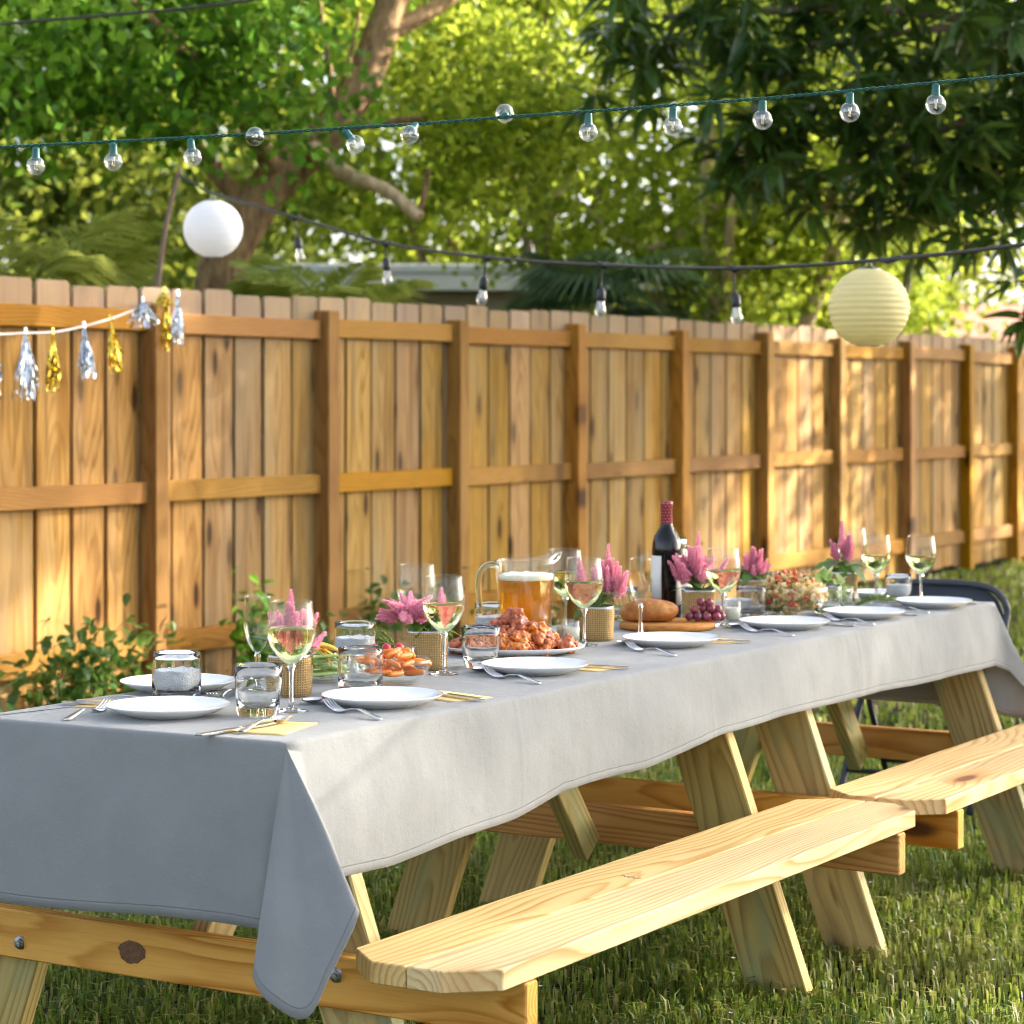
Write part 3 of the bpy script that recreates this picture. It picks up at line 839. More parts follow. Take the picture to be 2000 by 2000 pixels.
def build_palms():
    def areca(label, x, y, z, n, L, seed):
        rr = random.Random(seed)
        t = thing('areca_palm', label, 'palm', (x, y, 0), 0, 'palms beyond the fence')
        V, F = tube([(0, 0, 0), (.03, 0, z * .5), (0, .02, z)], [.07, .055, .05], 8); ob('trunk', me('trunk', V, F, 'bark_grey'), t)
        ms = [frond(seed * 10 + i, L, .36, 34) for i in range(3)]
        for i in range(n):
            ob('frond', rr.choice(ms), t, (0, 0, z + rr.uniform(-.1, .1)), (rr.uniform(-.3, .3), -rr.uniform(.15, 1.15), i * 2.4 + rr.uniform(-.3, .3)), rr.uniform(.8, 1.15))
    areca('feathery palm at the left edge behind the fence', 9.2, 8.5, 1.7, 15, .85, 1)
    areca('feathery palm just right of the leaning trunk behind the fence', 10.72, 7.66, 1.60, 15, .55, 2)
    areca('feathery palm behind the fence between left edge and leaning trunk', 9.9, 8.7, 1.5, 12, .7, 3)
    # fan palm
    t = thing('fan_palm', 'dark blue green fan palm behind the middle of the fence', 'palm', (16.75, 9.2, 0), 0, 'palms beyond the fence')
    V, F = tube([(0, 0, 0), (.05, 0, .9), (0, 0, 1.9)], [.14, .12, .10], 10); ob('trunk', me('trunk', V, F, 'bark_grey'), t)
    rr = random.Random(9)
    b = MB()
    for i in range(30):
        a = -1.9 + 3.8 * i / 29
        l = .75 * (1 - .12 * abs(a))
        d = Vector((math.cos(a), math.sin(a), 0)); sd = Vector((-math.sin(a), math.cos(a), 0)) * .022
        b.add([(0, 0, 0), d * l * .55 + sd + Vector((0, 0, .01)), d * l + Vector((0, 0, -.28)), d * l * .55 - sd], [(0, 1, 2, 3)])
    V, F = tube([(-.55, 0, -.05), (0, 0, 0)], .012, 5); b.add(V, F)
    fm = b.mesh('fan_leaf', 'lf_fan', False)
    for i in range(16):
        a = i * 2.4; el = rr.uniform(-.5, .9)
        d = Vector((math.cos(a) * math.cos(el), math.sin(a) * math.cos(el), math.sin(el)))
        ob('fan_leaf', fm, t, Vector((0, 0, 1.95)) + d * .5, (rr.uniform(-.3, .3), -el + .35, a), rr.uniform(.75, 1.05))

def build_vines():
    """leafy plants at the foot of the fence and creepers on its boards"""
    def plant(name, label, x, y, h, w, n, seed, mat='lf_ivy'):
        rr = random.Random(seed)
        t = thing(name, label, 'plant', (x, y, 0), 0, 'plants along the fence')
        st = MB(); lf = MB()
        for k in range(max(3, n // 11)):
            a = rr.uniform(0, 6.28); top = Vector((rr.uniform(-w, w), rr.uniform(-.10, .05), h * rr.uniform(.45, 1)))
            p = smooth_path([(rr.uniform(-.05, .05), 0, 0), (top.x * .35 + rr.uniform(-.05, .05), top.y * .3, top.z * .5), top], 6)
            st.add(*tube(p, [.005 * (1 - .7 * i / (len(p) - 1)) for i in range(len(p))], 5))
            for i in range(24):
                q = p[rr.randrange(2, len(p))] + Vector((rr.gauss(0, .05), rr.gauss(0, .035), rr.gauss(0, .04)))
                V, F = leaf_vf(rr.uniform(.04, .075), rr.uniform(.03, .05), .2, .3, 3)
                lf.add(xf(V, Matrix.Translation(q) @ Matrix.Rotation(rr.uniform(0, 6.3), 4, 'Z') @ Matrix.Rotation(rr.uniform(-.6, .9), 4, 'Y') @ Matrix.Rotation(rr.uniform(-.6, .6), 4, 'X')), F)
        ob('stem', st.mesh('stem', 'stem'), t)
        tag(ob('foliage', lf.mesh('foliage', mat, False), t), kind='stuff')
    plant('ivy_plant', 'dark leafy shrub at the foot of the fence at the left edge', 7.25, 6.45, .46, .32, 170, 1)
    plant('ivy_plant', 'leafy shrub climbing the boards left of the first post', 7.62, 6.52, .36, .28, 130, 2)
    plant('ivy_plant', 'bright green plant between the first two fence posts', 8.62, 6.55, .50, .16, 130, 3, 'lf_green')
    plant('ivy_plant', 'low leafy plant beside the bright one at the fence foot', 8.95, 6.5, .35, .3, 90, 4)
    plant('creeper', 'thin creeper climbing the boards right of the second post', 9.72, 6.66, .45, .10, 33, 5)
    plant('creeper', 'low creeper at the fence behind the vegetable bowls', 10.1, 6.60, .40, .35, 70, 6)
    plant('creeper', 'thin creeper at the fence behind the beer jug', 11.35, 6.65, .42, .2, 33, 7)
    plant('creeper', 'thin dark creeper on the boards left of the fifth post', 12.85, 6.66, .50, .10, 22, 8)
    plant('ivy_plant', 'low green weeds at the fence foot left of the view', 6.6, 6.4, .35, .4, 90, 9)

def build_shade_trees():
    """trees on the sunny side of the yard, out of the frame, whose crowns shade the table and the fence"""
    def big(label, x, y, h, blobs, n, per, L, seed, mat='lf_green'):
        V, F = crown_leaves(blobs, n, per, .38, L, L * .6, .3, seed, .3)
        limbs = [([(x, y, h * .45), ((x + b[0]) / 2, (y + b[1]) / 2, (h * .5 + b[2]) / 2), b[:3]], .12, .03) for b in blobs[:7]]
        tree('yard_tree', label, (x, y, 0), ([(x, y, -.05), (x + .1, y, h * .3), (x, y + .1, h * .7)], .26, .14), limbs, [(V, F, mat)], 'bark', 'trees on the sunny side of the yard')
    for lab, x, y, h, bl, n, per, L, sd in SHADE:
        big(lab, x, y, h, bl, n, per, L, sd)

def shade_blobs(cx, cy, cz, rx, ry, rz, k, seed):
    rr = random.Random(seed)
    return [(cx + rr.uniform(-1, 1) * rx, cy + rr.uniform(-1, 1) * ry, cz + rr.uniform(-1, 1) * rz, rx * .4, ry * .4, rz * .45) for _ in range(k)]
SHADE = [
    ('large tree south of the table shading it', 24.0, -6.5, 10.5, shade_blobs(24.0, -6.0, 9.2, 4.0, 4.0, 2.6, 14, 1), 600, 60, .16, 41),
    ('unseen thin crowned tree added to dapple the benches and cloth', 21.2, -9.2, 10.0, [(20.9 + .574 * q, -9.3 + .819 * q, z, .5, .5, .5) for q in (-1.9, -1.3, -.7, -.1, .5, 1.1, 1.7, 2.3) for z in (8.9, 9.7, 10.5)], 105, 80, .16, 44),  # out of view; crown spread across the sun's path to break up its light
    ('loose crowned tree at the far right dappling the fence', 27.5, 1.5, 9.5, shade_blobs(27.5, -1.0, 8.8, 3.2, 3.2, 2.8, 14, 2), 270, 60, .16, 42),
    ('smaller tree by the far end of the fence dappling it', 22.6, 3.0, 5.6, shade_blobs(22.6, 3.0, 4.4, 1.8, 1.6, 1.5, 9, 3), 85, 50, .14, 43),
]
build_trees(); build_mango(); build_palms(); build_vines(); build_shade_trees()

# ---------------------------------------------------------------- picnic tables
HB, HT = 0.40, 0.735          # bench top, cloth top
def plank_ab(name, A, B, zdir, w, t, mat, parent, bev=.003):
    """a board from A to B, thickness t along zdir, width w across"""
    A, B = Vector(A), Vector(B)
    X = (B - A).normalized(); Z = Vector(zdir); Z = (Z - X * Z.dot(X)).normalized(); Y = Z.cross(X)
    M = Matrix((X, Y, Z)).transposed()
    return ob(name, plank_mesh((B - A).length, w, t, mat, bev), parent, (A + B) / 2, M.to_quaternion())

def bench_board(L, side, mat='bench'):
    """one of the two boards of a bench: local X along it; its outer corners are cut off"""
    w, c1, c2, t = .1425, .065, .075, .036
    y0, y1 = (0.0015, w) if side > 0 else (-w, -0.0015)
    h = L / 2
    if side > 0: o = [(-h, y0), (h, y0), (h, y1 - c2), (h - c1, y1), (-h + c1, y1), (-h, y1 - c2)]
    else: o = [(-h + c1, y0), (h - c1, y0), (h, y0 + c2), (h, y1), (-h, y1), (-h, y0 + c2)]
    V, F = prism(o, -t / 2, t / 2)
    return bevelled('bench_board', V, F, mat, .0022)

def hexbolt():
    b = MB()
    V, F = lathe([(.0002, .000), (.0125, 0), (.0125, .002), (.0002, .0021)], 20); b.add(V, F)
    w = b.mesh('washer', 'washer')
    b = MB()
    V, F = lathe([(.0002, .002), (.0085, .002), (.0085, .0075), (.0065, .0088), (.0048, .0088), (.0048, .013), (.0002, .0133)], 6); b.add(V, F)
    return w, b.mesh('bolt', 'bolt', False)

def picnic_table(label, cx, top_x0, top_x1, dy=0.0, L=1.862):
    yc = 2.755 + dy
    T = thing('picnic_table', label, 'picnic table', (cx, yc, 0), 0, 'picnic tables placed end to end')
    w, bolt = hexbolt()
    for i in range(5):                                              # table top boards, under the cloth
        y = 2.395 + .0665 + i * .1335 - 2.755
        ob('top_board', plank_mesh(top_x1 - top_x0, .131, .034, 'bench', .003), T, ((top_x0 + top_x1) / 2 - cx, y, HT - .0215))
    for s in (-1, 1):                                               # both benches, two boards each
        for sd in (-1, 1):
            o = ob('bench_board', bench_board(L, sd), T, (0, s * .610, HB - .018), (0, 0, random.uniform(-.001, .001)))
            if s < 0 and sd < 0: T['front_board'] = o.name
    for e in (-1, 1):
        xb = e * (L / 2 - .13)                                       # cross beam under the benches, outside the legs
        bm_ = plank_ab('cross_beam', (xb - e * .019, -.756, HB - .036 - .0455), (xb - e * .019, .756, HB - .036 - .0455), (e, 0, 0), .089, .038, 'beam', T)
        for s in (-1, 1):
            xl = xb - e * (.038 + .0005 + .019)
            plank_ab('leg', (xl, s * .502, -.05), (xl, s * .258, .64), (1, 0, 0), .14, .038, 'leg', T)
            for dyb, dz in ((.0, .012), (.062, -.015)):
                yb = s * (.385 - dyb)
                b = ob('bolt', bolt, T, (xb + e * .0005, yb, HB - .08 + dz), (0, e * PI / 2, .3))
                ob('washer', w, b, (0, 0, 0))
        plank_ab('brace', (xb - e * .085, -.012, HB - .13), (xb - e * .42, -.012, HT - .045), (0, 1, 0), .075, .038, 'leg', T)
        plank_ab('top_cleat', (xb - e * .10, -.30, HT - .075), (xb - e * .10, .26, HT - .075), (e, 0, 0), .068, .038, 'beam', T)
    return T
def build_tables():
    a = picnic_table('pale pine picnic table at the near end, under the grey cloth', 4.146, 3.245, 5.06)
    b = picnic_table('pale pine picnic table at the far end, under the grey cloth', 5.890, 5.075, 6.49, -.0, 1.52)
    # the big knot in the near cross beam
    bm = bmesh.new(); bmesh.ops.create_icosphere(bm, subdivisions=3, radius=1)
    for v in bm.verts:
        k = 1 + .25 * mnoise.noise(v.co * 2.5) + .12 * mnoise.noise(v.co * 7)
        v.co = Vector((v.co.x * .030 * k, v.co.y * .020 * k, v.co.z * .0035 * (1 + .5 * mnoise.noise(v.co * 6))))
    m = bpy.data.meshes.new('knot'); bm.to_mesh(m); bm.free(); m.materials.append(MAT['knot'])
    ob('knot', m, a, (3.345 - 4.146 - .0005, 2.815 - 2.755, .318), Matrix(((0, 0, -1), (-1, 0, 0), (0, 1, 0))).to_quaternion())
    # grade stamp inked on the near bench
    cu = bpy.data.curves.new('stamp', 'FONT'); cu.body = 'NO.2'; cu.size = .020; cu.extrude = .0001
    tmp = bpy.data.objects.new('stamp', cu); COL.objects.link(tmp)
    bpy.context.view_layer.update()
    m = bpy.data.meshes.new_from_object(tmp); COL.objects.unlink(tmp); bpy.data.objects.remove(tmp)
    m.materials.clear(); m.materials.append(MAT['ink'])
    ob('stamp', m, a, (4.03 - 4.146, 2.205 - 2.755, HB + .0003), (0, 0, -PI / 2 - .15))
MAT['ink'] = plain('faded_ink', (.16, .12, .09), .9)
MAT['knot'] = plain('bark_knot', (.16, .085, .04), .9, bump=1.0, bscale=160, var=.6)
build_tables()

# ---------------------------------------------------------------- tablecloth
NC = Vector((3.233, 2.392)); FC = Vector((6.505, 2.362)); FB = Vector((6.505, 3.065)); NB = Vector((3.205, 3.072))
def interp(t, ks):
    for (a, va), (b, vb) in zip(ks[:-1], ks[1:]):
        if t <= b: return va + (vb - va) * (0 if b == a else max(0, (t - a)) / (b - a))
    return ks[-1][1]
def build_cloth():
    cols = []                               # (edge point, hem point, out dir)
    er = .010
    def side(p0, p1, out, drop, n, wave, flare, skip0=0, skip1=0, ph=0):
        for i in range(n + 1):
            t = i / n
            if i < skip0 or i > n - skip1: continue
            p = p0.lerp(p1, t)
            L = (p1 - p0).length * t
            d = drop(t)
            w = wave * (math.sin(L * 5.0 + ph) + .5 * math.sin(L * 9.3 + 1.7 + ph) + .2 * math.sin(L * 23 + ph))
            h = p + out * (flare + er + w)
            cols.append((Vector((p.x, p.y, HT)), Vector((h.x, h.y, HT - d)), Vector((out.x, out.y, 0)), Vector((out.x, out.y, 0))))
    def front_drop(t):
        x = NC.x + (FC.x - NC.x) * t
        return interp(x, [(3.2, .236), (3.504, .245), (3.737, .232), (3.917, .225), (4.109, .199), (4.426, .195), (4.781, .168), (5.043, .161), (5.638, .164), (6.162, .171), (6.6, .173)]) + .0012 * math.sin(x * 13)
    o_near, o_front, o_far, o_back = Vector((-1, 0)), Vector((0, -1)), Vector((1, 0)), Vector((0, 1))
    # short near side, from the back corner to the front corner
    side(NB, NC, o_near, lambda t: .306 + .006 * math.sin(t * 6), 40, .0035, .030, 0, 1, 1.0)
    # the hanging corner: folds round the table corner to a loose flap
    ap = Vector((NC.x, NC.y, HT))
    keys = [((3.205, 2.402, .430), (-1, 0, 0)), ((3.150, 2.388, .400), (-.9, -.3, 0)), ((3.106, 2.362, .376), (-.9, -.2, 0)), ((3.088, 2.315, .348), (-.9, -.45, 0)), ((3.108, 2.261, .327), (-.75, -.65, 0)), ((3.135, 2.231, .400), (-.6, -.8, 0)), ((3.167, 2.203, .478), (-.4, -.9, 0)),
            ((3.192, 2.226, .488), (.5, -.8, 0)), ((3.232, 2.296, .494), (.6, -.7, 0)), ((3.262, 2.362, .497), (0, -1, 0))]
    pts = smooth_path([k[0] for k in keys], 5)
    for j, p in enumerate(pts):
        k = min(len(keys) - 1, j // 5)
        o = Vector(keys[k][1]).normalized()
        cols.append((ap.copy(), p, o, Vector((-.707, -.707, 0))))
    side(NC, FC, o_front, front_drop, 150, .0032, .008, 2, 2)
    # far corner flap
    ap = Vector((FC.x, FC.y, HT))
    for hp, o in (((6.53, 2.33, .54), (0, -1, 0)), ((6.58, 2.27, .46), (.3, -.9, 0)), ((6.61, 2.29, .40), (.7, -.7, 0)), ((6.57, 2.36, .41), (1, 0, 0))):
        cols.append((ap.copy(), Vector(hp), Vector(o).normalized(), Vector((.707, -.707, 0))))
    side(FC, FB, o_far, lambda t: .30, 24, .004, .012, 1, 1)
    ap = Vector((FB.x, FB.y, HT))
    for hp, o in (((6.56, 3.12, .42), (.7, .7, 0)), ((6.58, 3.15, .39), (.5, .8, 0)), ((6.51, 3.12, .46), (0, 1, 0))):
        cols.append((ap.copy(), Vector(hp), Vector(o).normalized(), Vector((.707, .707, 0))))
    side(FB, NB, o_back, lambda t: .20, 90, .005, .008, 1, 1)
    ap = Vector((NB.x, NB.y, HT))
    for hp, o in (((3.17, 3.12, .46), (-.2, 1, 0)), ((3.12, 3.16, .38), (-.7, .7, 0)), ((3.16, 3.09, .41), (-1, 0, 0))):
        cols.append((ap.copy(), Vector(hp), Vector(o).normalized(), Vector((-.707, .707, 0))))
    n = len(cols)
    # rows: top edge (inset), rounded edge, skirt down to the hem
    rows = 24
    V = []
    for j in range(rows):
        for i, (p, h, o, oe) in enumerate(cols):
            a = min(j, 4) / 4 * PI / 2 * .9
            q = p - oe * er + oe * er * math.sin(a) + Vector((0, 0, -er * (1 - math.cos(a))))
            if j > 4:
                t = (j - 4) / (rows - 5)
                q = q.lerp(h, t)
                q = q + o * math.sin(PI * t) * .006
                q = q + o * mnoise.noise(Vector((q.x * 5.5, q.y * 5.5, q.z * 4))) * (.009 + (.010 if abs(oe.x) > .1 and abs(oe.y) > .1 else 0)) * math.sin(PI * min(1, t * 1.2) / 1.2)
                q = q + o * mnoise.noise(Vector((q.x * 17, q.y * 17, q.z * 9))) * .0035 * math.sin(PI * min(1, t * 1.2) / 1.2)
            V.append(q)
    bm = bmesh.new()
    uniq = {}
    vs = []
    for v in V:
        key = (round(v.x, 5), round(v.y, 5), round(v.z, 5))
        if key not in uniq: uniq[key] = bm.verts.new(v)
        vs.append(uniq[key])
    for j in range(rows - 1):
        for i in range(n):
            f = []
            for k in (j * n + i, (j + 1) * n + i, (j + 1) * n + (i + 1) % n, j * n + (i + 1) % n):
                if vs[k] not in f: f.append(vs[k])
            if len(f) >= 3:
                try: bm.faces.new(f)
                except ValueError: pass
    ring = []
    for i in range(n):
        if vs[i] not in ring: ring.append(vs[i])
    # inner ring, then the flat top
    cx = sum(v.co.x for v in ring) / len(ring); cy = sum(v.co.y for v in ring) / len(ring)
    inner = [bm.verts.new((cx + (v.co.x - cx) * .985, cy + (v.co.y - cy) * .93, HT)) for v in ring]
    for i in range(len(ring)):
        k = (i + 1) % len(ring)
        bm.faces.new((ring[i], ring[k], inner[k], inner[i]))
    bm.faces.new(inner[::-1])
    bmesh.ops.recalc_face_normals(bm, faces=bm.faces[:])
    if max(bm.faces, key=lambda f: len(f.verts)).normal.z < 0: bmesh.ops.reverse_faces(bm, faces=bm.faces[:])
    m = bpy.data.meshes.new('tablecloth')
    hem_at = {}
    for j in range(rows):
        for i in range(n):
            L = (cols[i][1] - cols[i][0]).length
            hem_at[(round(V[j * n + i].x, 5), round(V[j * n + i].y, 5), round(V[j * n + i].z, 5))] = L * (1 - max(0, j - 4) / (rows - 5)) if j > 4 else 1.0
    hv = [hem_at.get((round(v.co.x, 5), round(v.co.y, 5), round(v.co.z, 5)), 1.0) for v in bm.verts]
    bm.to_mesh(m); bm.free()
    at = m.attributes.new('hem', 'FLOAT', 'POINT'); at.data.foreach_set('value', hv)
    m.materials.append(MAT['cloth'])
    for p in m.polygons: p.use_smooth = len(p.vertices) <= 4
    o = ob('tablecloth', m)
    s = o.modifiers.new('thickness', 'SOLIDIFY'); s.thickness = .0016; s.offset = -1
    tag(o, 'plain grey cloth draped over both picnic tables with a loose hanging corner', 'tablecloth')
build_cloth()

# ---------------------------------------------------------------- folding chair at the far end
def build_chair():
    c = thing('folding_chair', 'dark slate folding chair at the far end of the table', 'chair', (7.30, 2.90, 0), 0)
    c.scale = (.93, .93, .93)
    # local: the sitter looks along -X; width along Y
    def slab(w, h, r, t):
        o = []
        for cx, cy, a0 in ((w / 2 - r, h / 2 - r, 0), (-w / 2 + r, h / 2 - r, PI / 2), (-w / 2 + .02, -h / 2 + .02, PI), (w / 2 - .02, -h / 2 + .02, 3 * PI / 2)):
            rr = r if cy > 0 else .02
            for k in range(7):
                a = a0 + k / 6 * PI / 2
                o.append((cx + rr * math.cos(a), cy + rr * math.sin(a)))
        V, F = prism(o, -t / 2, t / 2)
        return V, F
    V, F = slab(.45, .26, .11, .016)
    up = Matrix(((0, 0, 1), (1, 0, 0), (0, 1, 0)))
    ob('backrest', bevelled('backrest', V, F, 'slate', .005, 2, True), c, (.20, 0, .615), (up.to_4x4() @ Matrix.Rotation(.12, 4, 'X')).to_quaternion())
    # tube frame round the backrest and down to the front feet
    pts = [(-.16, -.235, .02), (.03, -.235, .34), (.19, -.235, .62), (.205, -.23, .69), (.213, -.19, .735), (.216, -.12, .752), (.216, 0, .756), (.216, .12, .752), (.213, .19, .735), (.205, .23, .69), (.19, .235, .62), (.03, .235, .34), (-.16, .235, .02)]
    V, F = tube(smooth_path(pts, 5), .0125, 10); ob('frame', me('frame', V, F, 'slate'), c)
    V, F = slab(.41, .40, .05, .02)
    ob('seat', bevelled('seat', V, F, 'slate', .005, 2, True), c, (-.02, 0, .405), (0, 0, PI / 2))
    for s in (-1, 1):
        V, F = tube([(.24, s * .21, .02), (.02, s * .21, .40)], .0115, 8); ob('leg', me('leg', V, F, 'black_metal'), c)
    V, F = tube([(.18, -.21, .125), (.18, .21, .125)], .009, 8); ob('stretcher', me('stretcher', V, F, 'black_metal'), c)
    V, F = tube([(-.10, -.235, .125), (-.10, .235, .125)], .009, 8); ob('stretcher', me('stretcher', V, F, 'black_metal'), c)
build_chair()

# ---------------------------------------------------------------- things on the table
ITEM_S = 0.942                 # all table ware was drawn a little large
_before = set(o.name for o in bpy.data.objects)
TT = HT + .0006
def build_plates():
    def plate(d):
        r = d / 2
        prof = [(.0003, .004), (r * .60, .004), (r * .72, .006), (r * .90, .0135), (r * .985, .0205), (r, .0222), (r * 1.0, .0212), (r * .97, .0178), (r * .80, .0075), (r * .62, .0018), (r * .60, 0), (r * .55, 0), (r * .54, .0015), (.0003, .0015)]
        V, F = lathe(prof, 64)
        return me('plate', V, F, 'china')
    big, mid, small = plate(.238), plate(.226), plate(.19)
    g = 'white plates laid along the table'
    for x, y, m, lab in ((3.402, 2.779, big, 'white plate nearest the bottom left corner of the cloth'),
                         (3.701, 2.999, big, 'white plate at the far side behind the left tumbler'),
                         (3.721, 2.534, big, 'white plate in front of the bowl of carrots'),
                         (4.324, 2.562, big, 'white plate in front of the chicken wings'),
                         (4.962, 2.578, big, 'white plate in front of the bread board'),
                         (5.484, 2.535, big, 'white plate in front of the pasta salad'),
                         (5.848, 2.478, mid, 'white plate in front of the green salad'),
                         (6.247, 2.446, mid, 'white plate nearest the far right corner of the cloth'),
                         (6.441, 2.684, small, 'white plate behind the far tumbler by the chair')):
        tag(ob('plate', m, None, (x, y, TT), (0, 0, random.random() * 6)), lab, 'plate', g)

def fork_mesh(L=.195):
    b = MB()
    def h(t):   # height of the spine along the fork, 0 = handle end, 1 = tips
        return interp(t, [(0, .002), (.12, .005), (.38, .013), (.56, .010), (.68, .003), (.76, .003), (.88, .009), (1, .021)])
    def w(t): return interp(t, [(0, .004), (.02, .008), (.15, .0078), (.45, .0032), (.62, .0030), (.70, .010), (.76, .0125)])
    n = 26
    V, F = [], []
    for i in range(n + 1):
        t = .76 * i / n
        for y, z in ((-1, -.0008), (1, -.0008), (1, .0010), (-1, .0010)):
            V.append((L * t, y * w(t), h(t) + z))
    for i in range(n):
        for k in range(4):
            F.append((i * 4 + k, i * 4 + (k + 1) % 4, i * 4 + 4 + (k + 1) % 4, i * 4 + 4 + k))
    F.append((0, 3, 2, 1)); F.append((n * 4, n * 4 + 1, n * 4 + 2, n * 4 + 3)); b.add(V, F)
    for k in range(4):
        yc = (-1.5 + k) * .0066
        pts = [(L * t, yc, h(t)) for t in (.755, .82, .88, .94, 1.0)]
        V, F = tube(pts, [.0024, .0021, .0019, .0016, .0009], 6); b.add(V, F)
    return b.mesh('fork', 'steel')
def knife_mesh(L=.22):
    b = MB()
    o = [(0, -.006), (.004, -.009), (.09, -.0075), (.105, -.006), (.118, -.010), (.17, -.0105), (.205, -.007), (L, .004), (.205, .0075), (.118, .0075), (.10, .006), (.09, .0075), (.004, .009), (0, .006)]
    V, F = prism(o, .001, .0045)
    return bevelled('knife', V, F, 'steel', .0007, 1)
def spoon_mesh(L=.19):
    b = MB()
    V, F = [], []
    n, m = 12, 10
    for i in range(n + 1):
        t = i / n
        hw = .0195 * math.sin(PI * (.04 + .94 * t)) ** .7
        for k in range(m + 1):
            s = -1 + 2 * k / m
            V.append((L - .062 + .062 * t, s * hw, .0085 - .0085 * (1 - s * s) * math.sin(PI * t) ** .8 + .001))
    for i in range(n):
        for k in range(m): F.append((i * (m + 1) + k, (i + 1) * (m + 1) + k, (i + 1) * (m + 1) + k + 1, i * (m + 1) + k + 1))
    b.add(V, F)
    pts = [(L - .060, 0, .009), (L - .075, 0, .011), (L * .4, 0, .013), (L * .12, 0, .005), (0, 0, .003)]
    p = smooth_path(pts, 5)
    V, F = [], []
    for i, q in enumerate(p):
        t = i / (len(p) - 1); ww = interp(t, [(0, .004), (.2, .003), (.5, .003), (.85, .0072), (.97, .0075), (1, .004)])
        for y, z in ((-1, -.0009), (1, -.0009), (1, .0009), (-1, .0009)): V.append((q.x, y * ww, q.z + z))
    for i in range(len(p) - 1):
        for k in range(4): F.append((i * 4 + k, i * 4 + (k + 1) % 4, i * 4 + 4 + (k + 1) % 4, i * 4 + 4 + k))
    b.add(V, F)
    mm = b.mesh('spoon', 'steel'); return mm
def build_cutlery():
    fk, kn, sp = fork_mesh(), knife_mesh(), spoon_mesh()
    def lay(name, m, a, b, z, lab, cat, g):
        """a = handle end, b = direction point"""
        an = math.atan2(b[1] - a[1], b[0] - a[0])
        tag(ob(name, m, None, (a[0], a[1], z), (0, 0, an)), lab, cat, g)
    gf, gk, gs = 'forks beside the plates', 'knives beside the plates', 'spoons beside the plates'
    lay('fork', fk, (3.246, 2.881), (3.418, 2.930), TT, 'fork at the left of the plate nearest the bottom left corner', 'fork', gf)
    lay('fork', fk, (3.538, 2.413), (3.611, 2.580), TT, 'fork beside the plate in front of the carrots', 'fork', gf)
    lay('fork', fk, (4.148, 2.448), (4.223, 2.627), TT, 'fork beside the plate in front of the chicken wings', 'fork', gf)
    lay('fork', fk, (4.751, 2.458), (4.835, 2.627), TT, 'fork beside the plate in front of the bread board', 'fork', gf)
    lay('fork', fk, (5.297, 2.425), (5.367, 2.599), TT, 'fork beside the plate in front of the pasta salad', 'fork', gf)
    lay('fork', fk, (5.664, 2.373), (5.735, 2.533), TT, 'fork beside the plate in front of the green salad', 'fork', gf)
    lay('fork', fk, (6.055, 2.382), (6.121, 2.552), TT, 'fork beside the plate nearest the far right corner', 'fork', gf)
    lay('spoon', sp, (3.818, 2.637), (3.635, 2.657), TT, 'spoon behind the plate in front of the carrots', 'spoon', gs)
    lay('spoon', sp, (4.426, 2.651), (4.237, 2.670), TT, 'spoon behind the plate in front of the wings', 'spoon', gs)
    lay('spoon', sp, (5.066, 2.660), (4.878, 2.679), TT, 'spoon behind the plate in front of the bread board', 'spoon', gs)
    lay('spoon', sp, (5.584, 2.627), (5.410, 2.648), TT, 'spoon behind the plate in front of the pasta salad', 'spoon', gs)
    lay('knife', kn, (3.194, 2.548), (3.399, 2.533), TT + .0022, 'knife on the napkin nearest the cloth corner', 'knife', gk)
    lay('spoon', sp, (3.266, 2.512), (3.446, 2.542), TT + .0022, 'spoon lying across the napkin nearest the cloth corner', 'spoon', gs)
    lay('knife', kn, (3.418, 3.043), (3.484, 2.844), TT + .0022, 'knife on the napkin behind the left plate', 'knife', gk)
    lay('spoon', sp, (3.451, 3.037), (3.541, 2.872), TT + .0022, 'spoon on the napkin behind the left plate', 'spoon', gs)
    lay('fork', fk, (3.748, 2.881), (3.616, 2.834), TT, 'fork beside the rosemary sprig near the left tumbler', 'fork', gf)
    lay('knife', kn, (3.851, 2.397), (3.913, 2.585), TT + .0022, 'knife on the napkin right of the carrot plate', 'knife', gk)
    lay('knife', kn, (4.468, 2.420), (4.445, 2.627), TT + .0022, 'knife on the napkin right of the wings plate', 'knife', gk)
    lay('knife', kn, (5.094, 2.439), (5.090, 2.646), TT + .0022, 'knife on the napkin right of the bread plate', 'knife', gk)
    lay('knife', kn, (5.608, 2.401), (5.612, 2.608), TT, 'knife beside the plate in front of the pasta salad', 'knife', gk)
    lay('knife', kn, (5.975, 2.382), (5.975, 2.571), TT, 'knife beside the plate in front of the green salad', 'knife', gk)
    lay('knife', kn, (6.380, 2.373), (6.380, 2.561), TT, 'knife beside the plate nearest the far right corner', 'knife', gk)
    # napkins: two layers of folded paper
    def napkin(w, d, seed):
        rr = random.Random(seed); b = MB()
        for k in range(2):
            n = 6
            V = []
            for i in range(n + 1):
                for j in range(n + 1):
                    V.append((w * (i / n - .5) + rr.uniform(-.0004, .0004) + k * .003, d * (j / n - .5), k * .0009 + (.004 * (i / n) ** 4 * (j / n) ** 2 * (1 - k))))
            F = [(i * (n + 1) + j, (i + 1) * (n + 1) + j, (i + 1) * (n + 1) + j + 1, i * (n + 1) + j + 1) for i in range(n) for j in range(n)]
            b.add(V, F)
        m = b.mesh('napkin', 'napkin'); return m
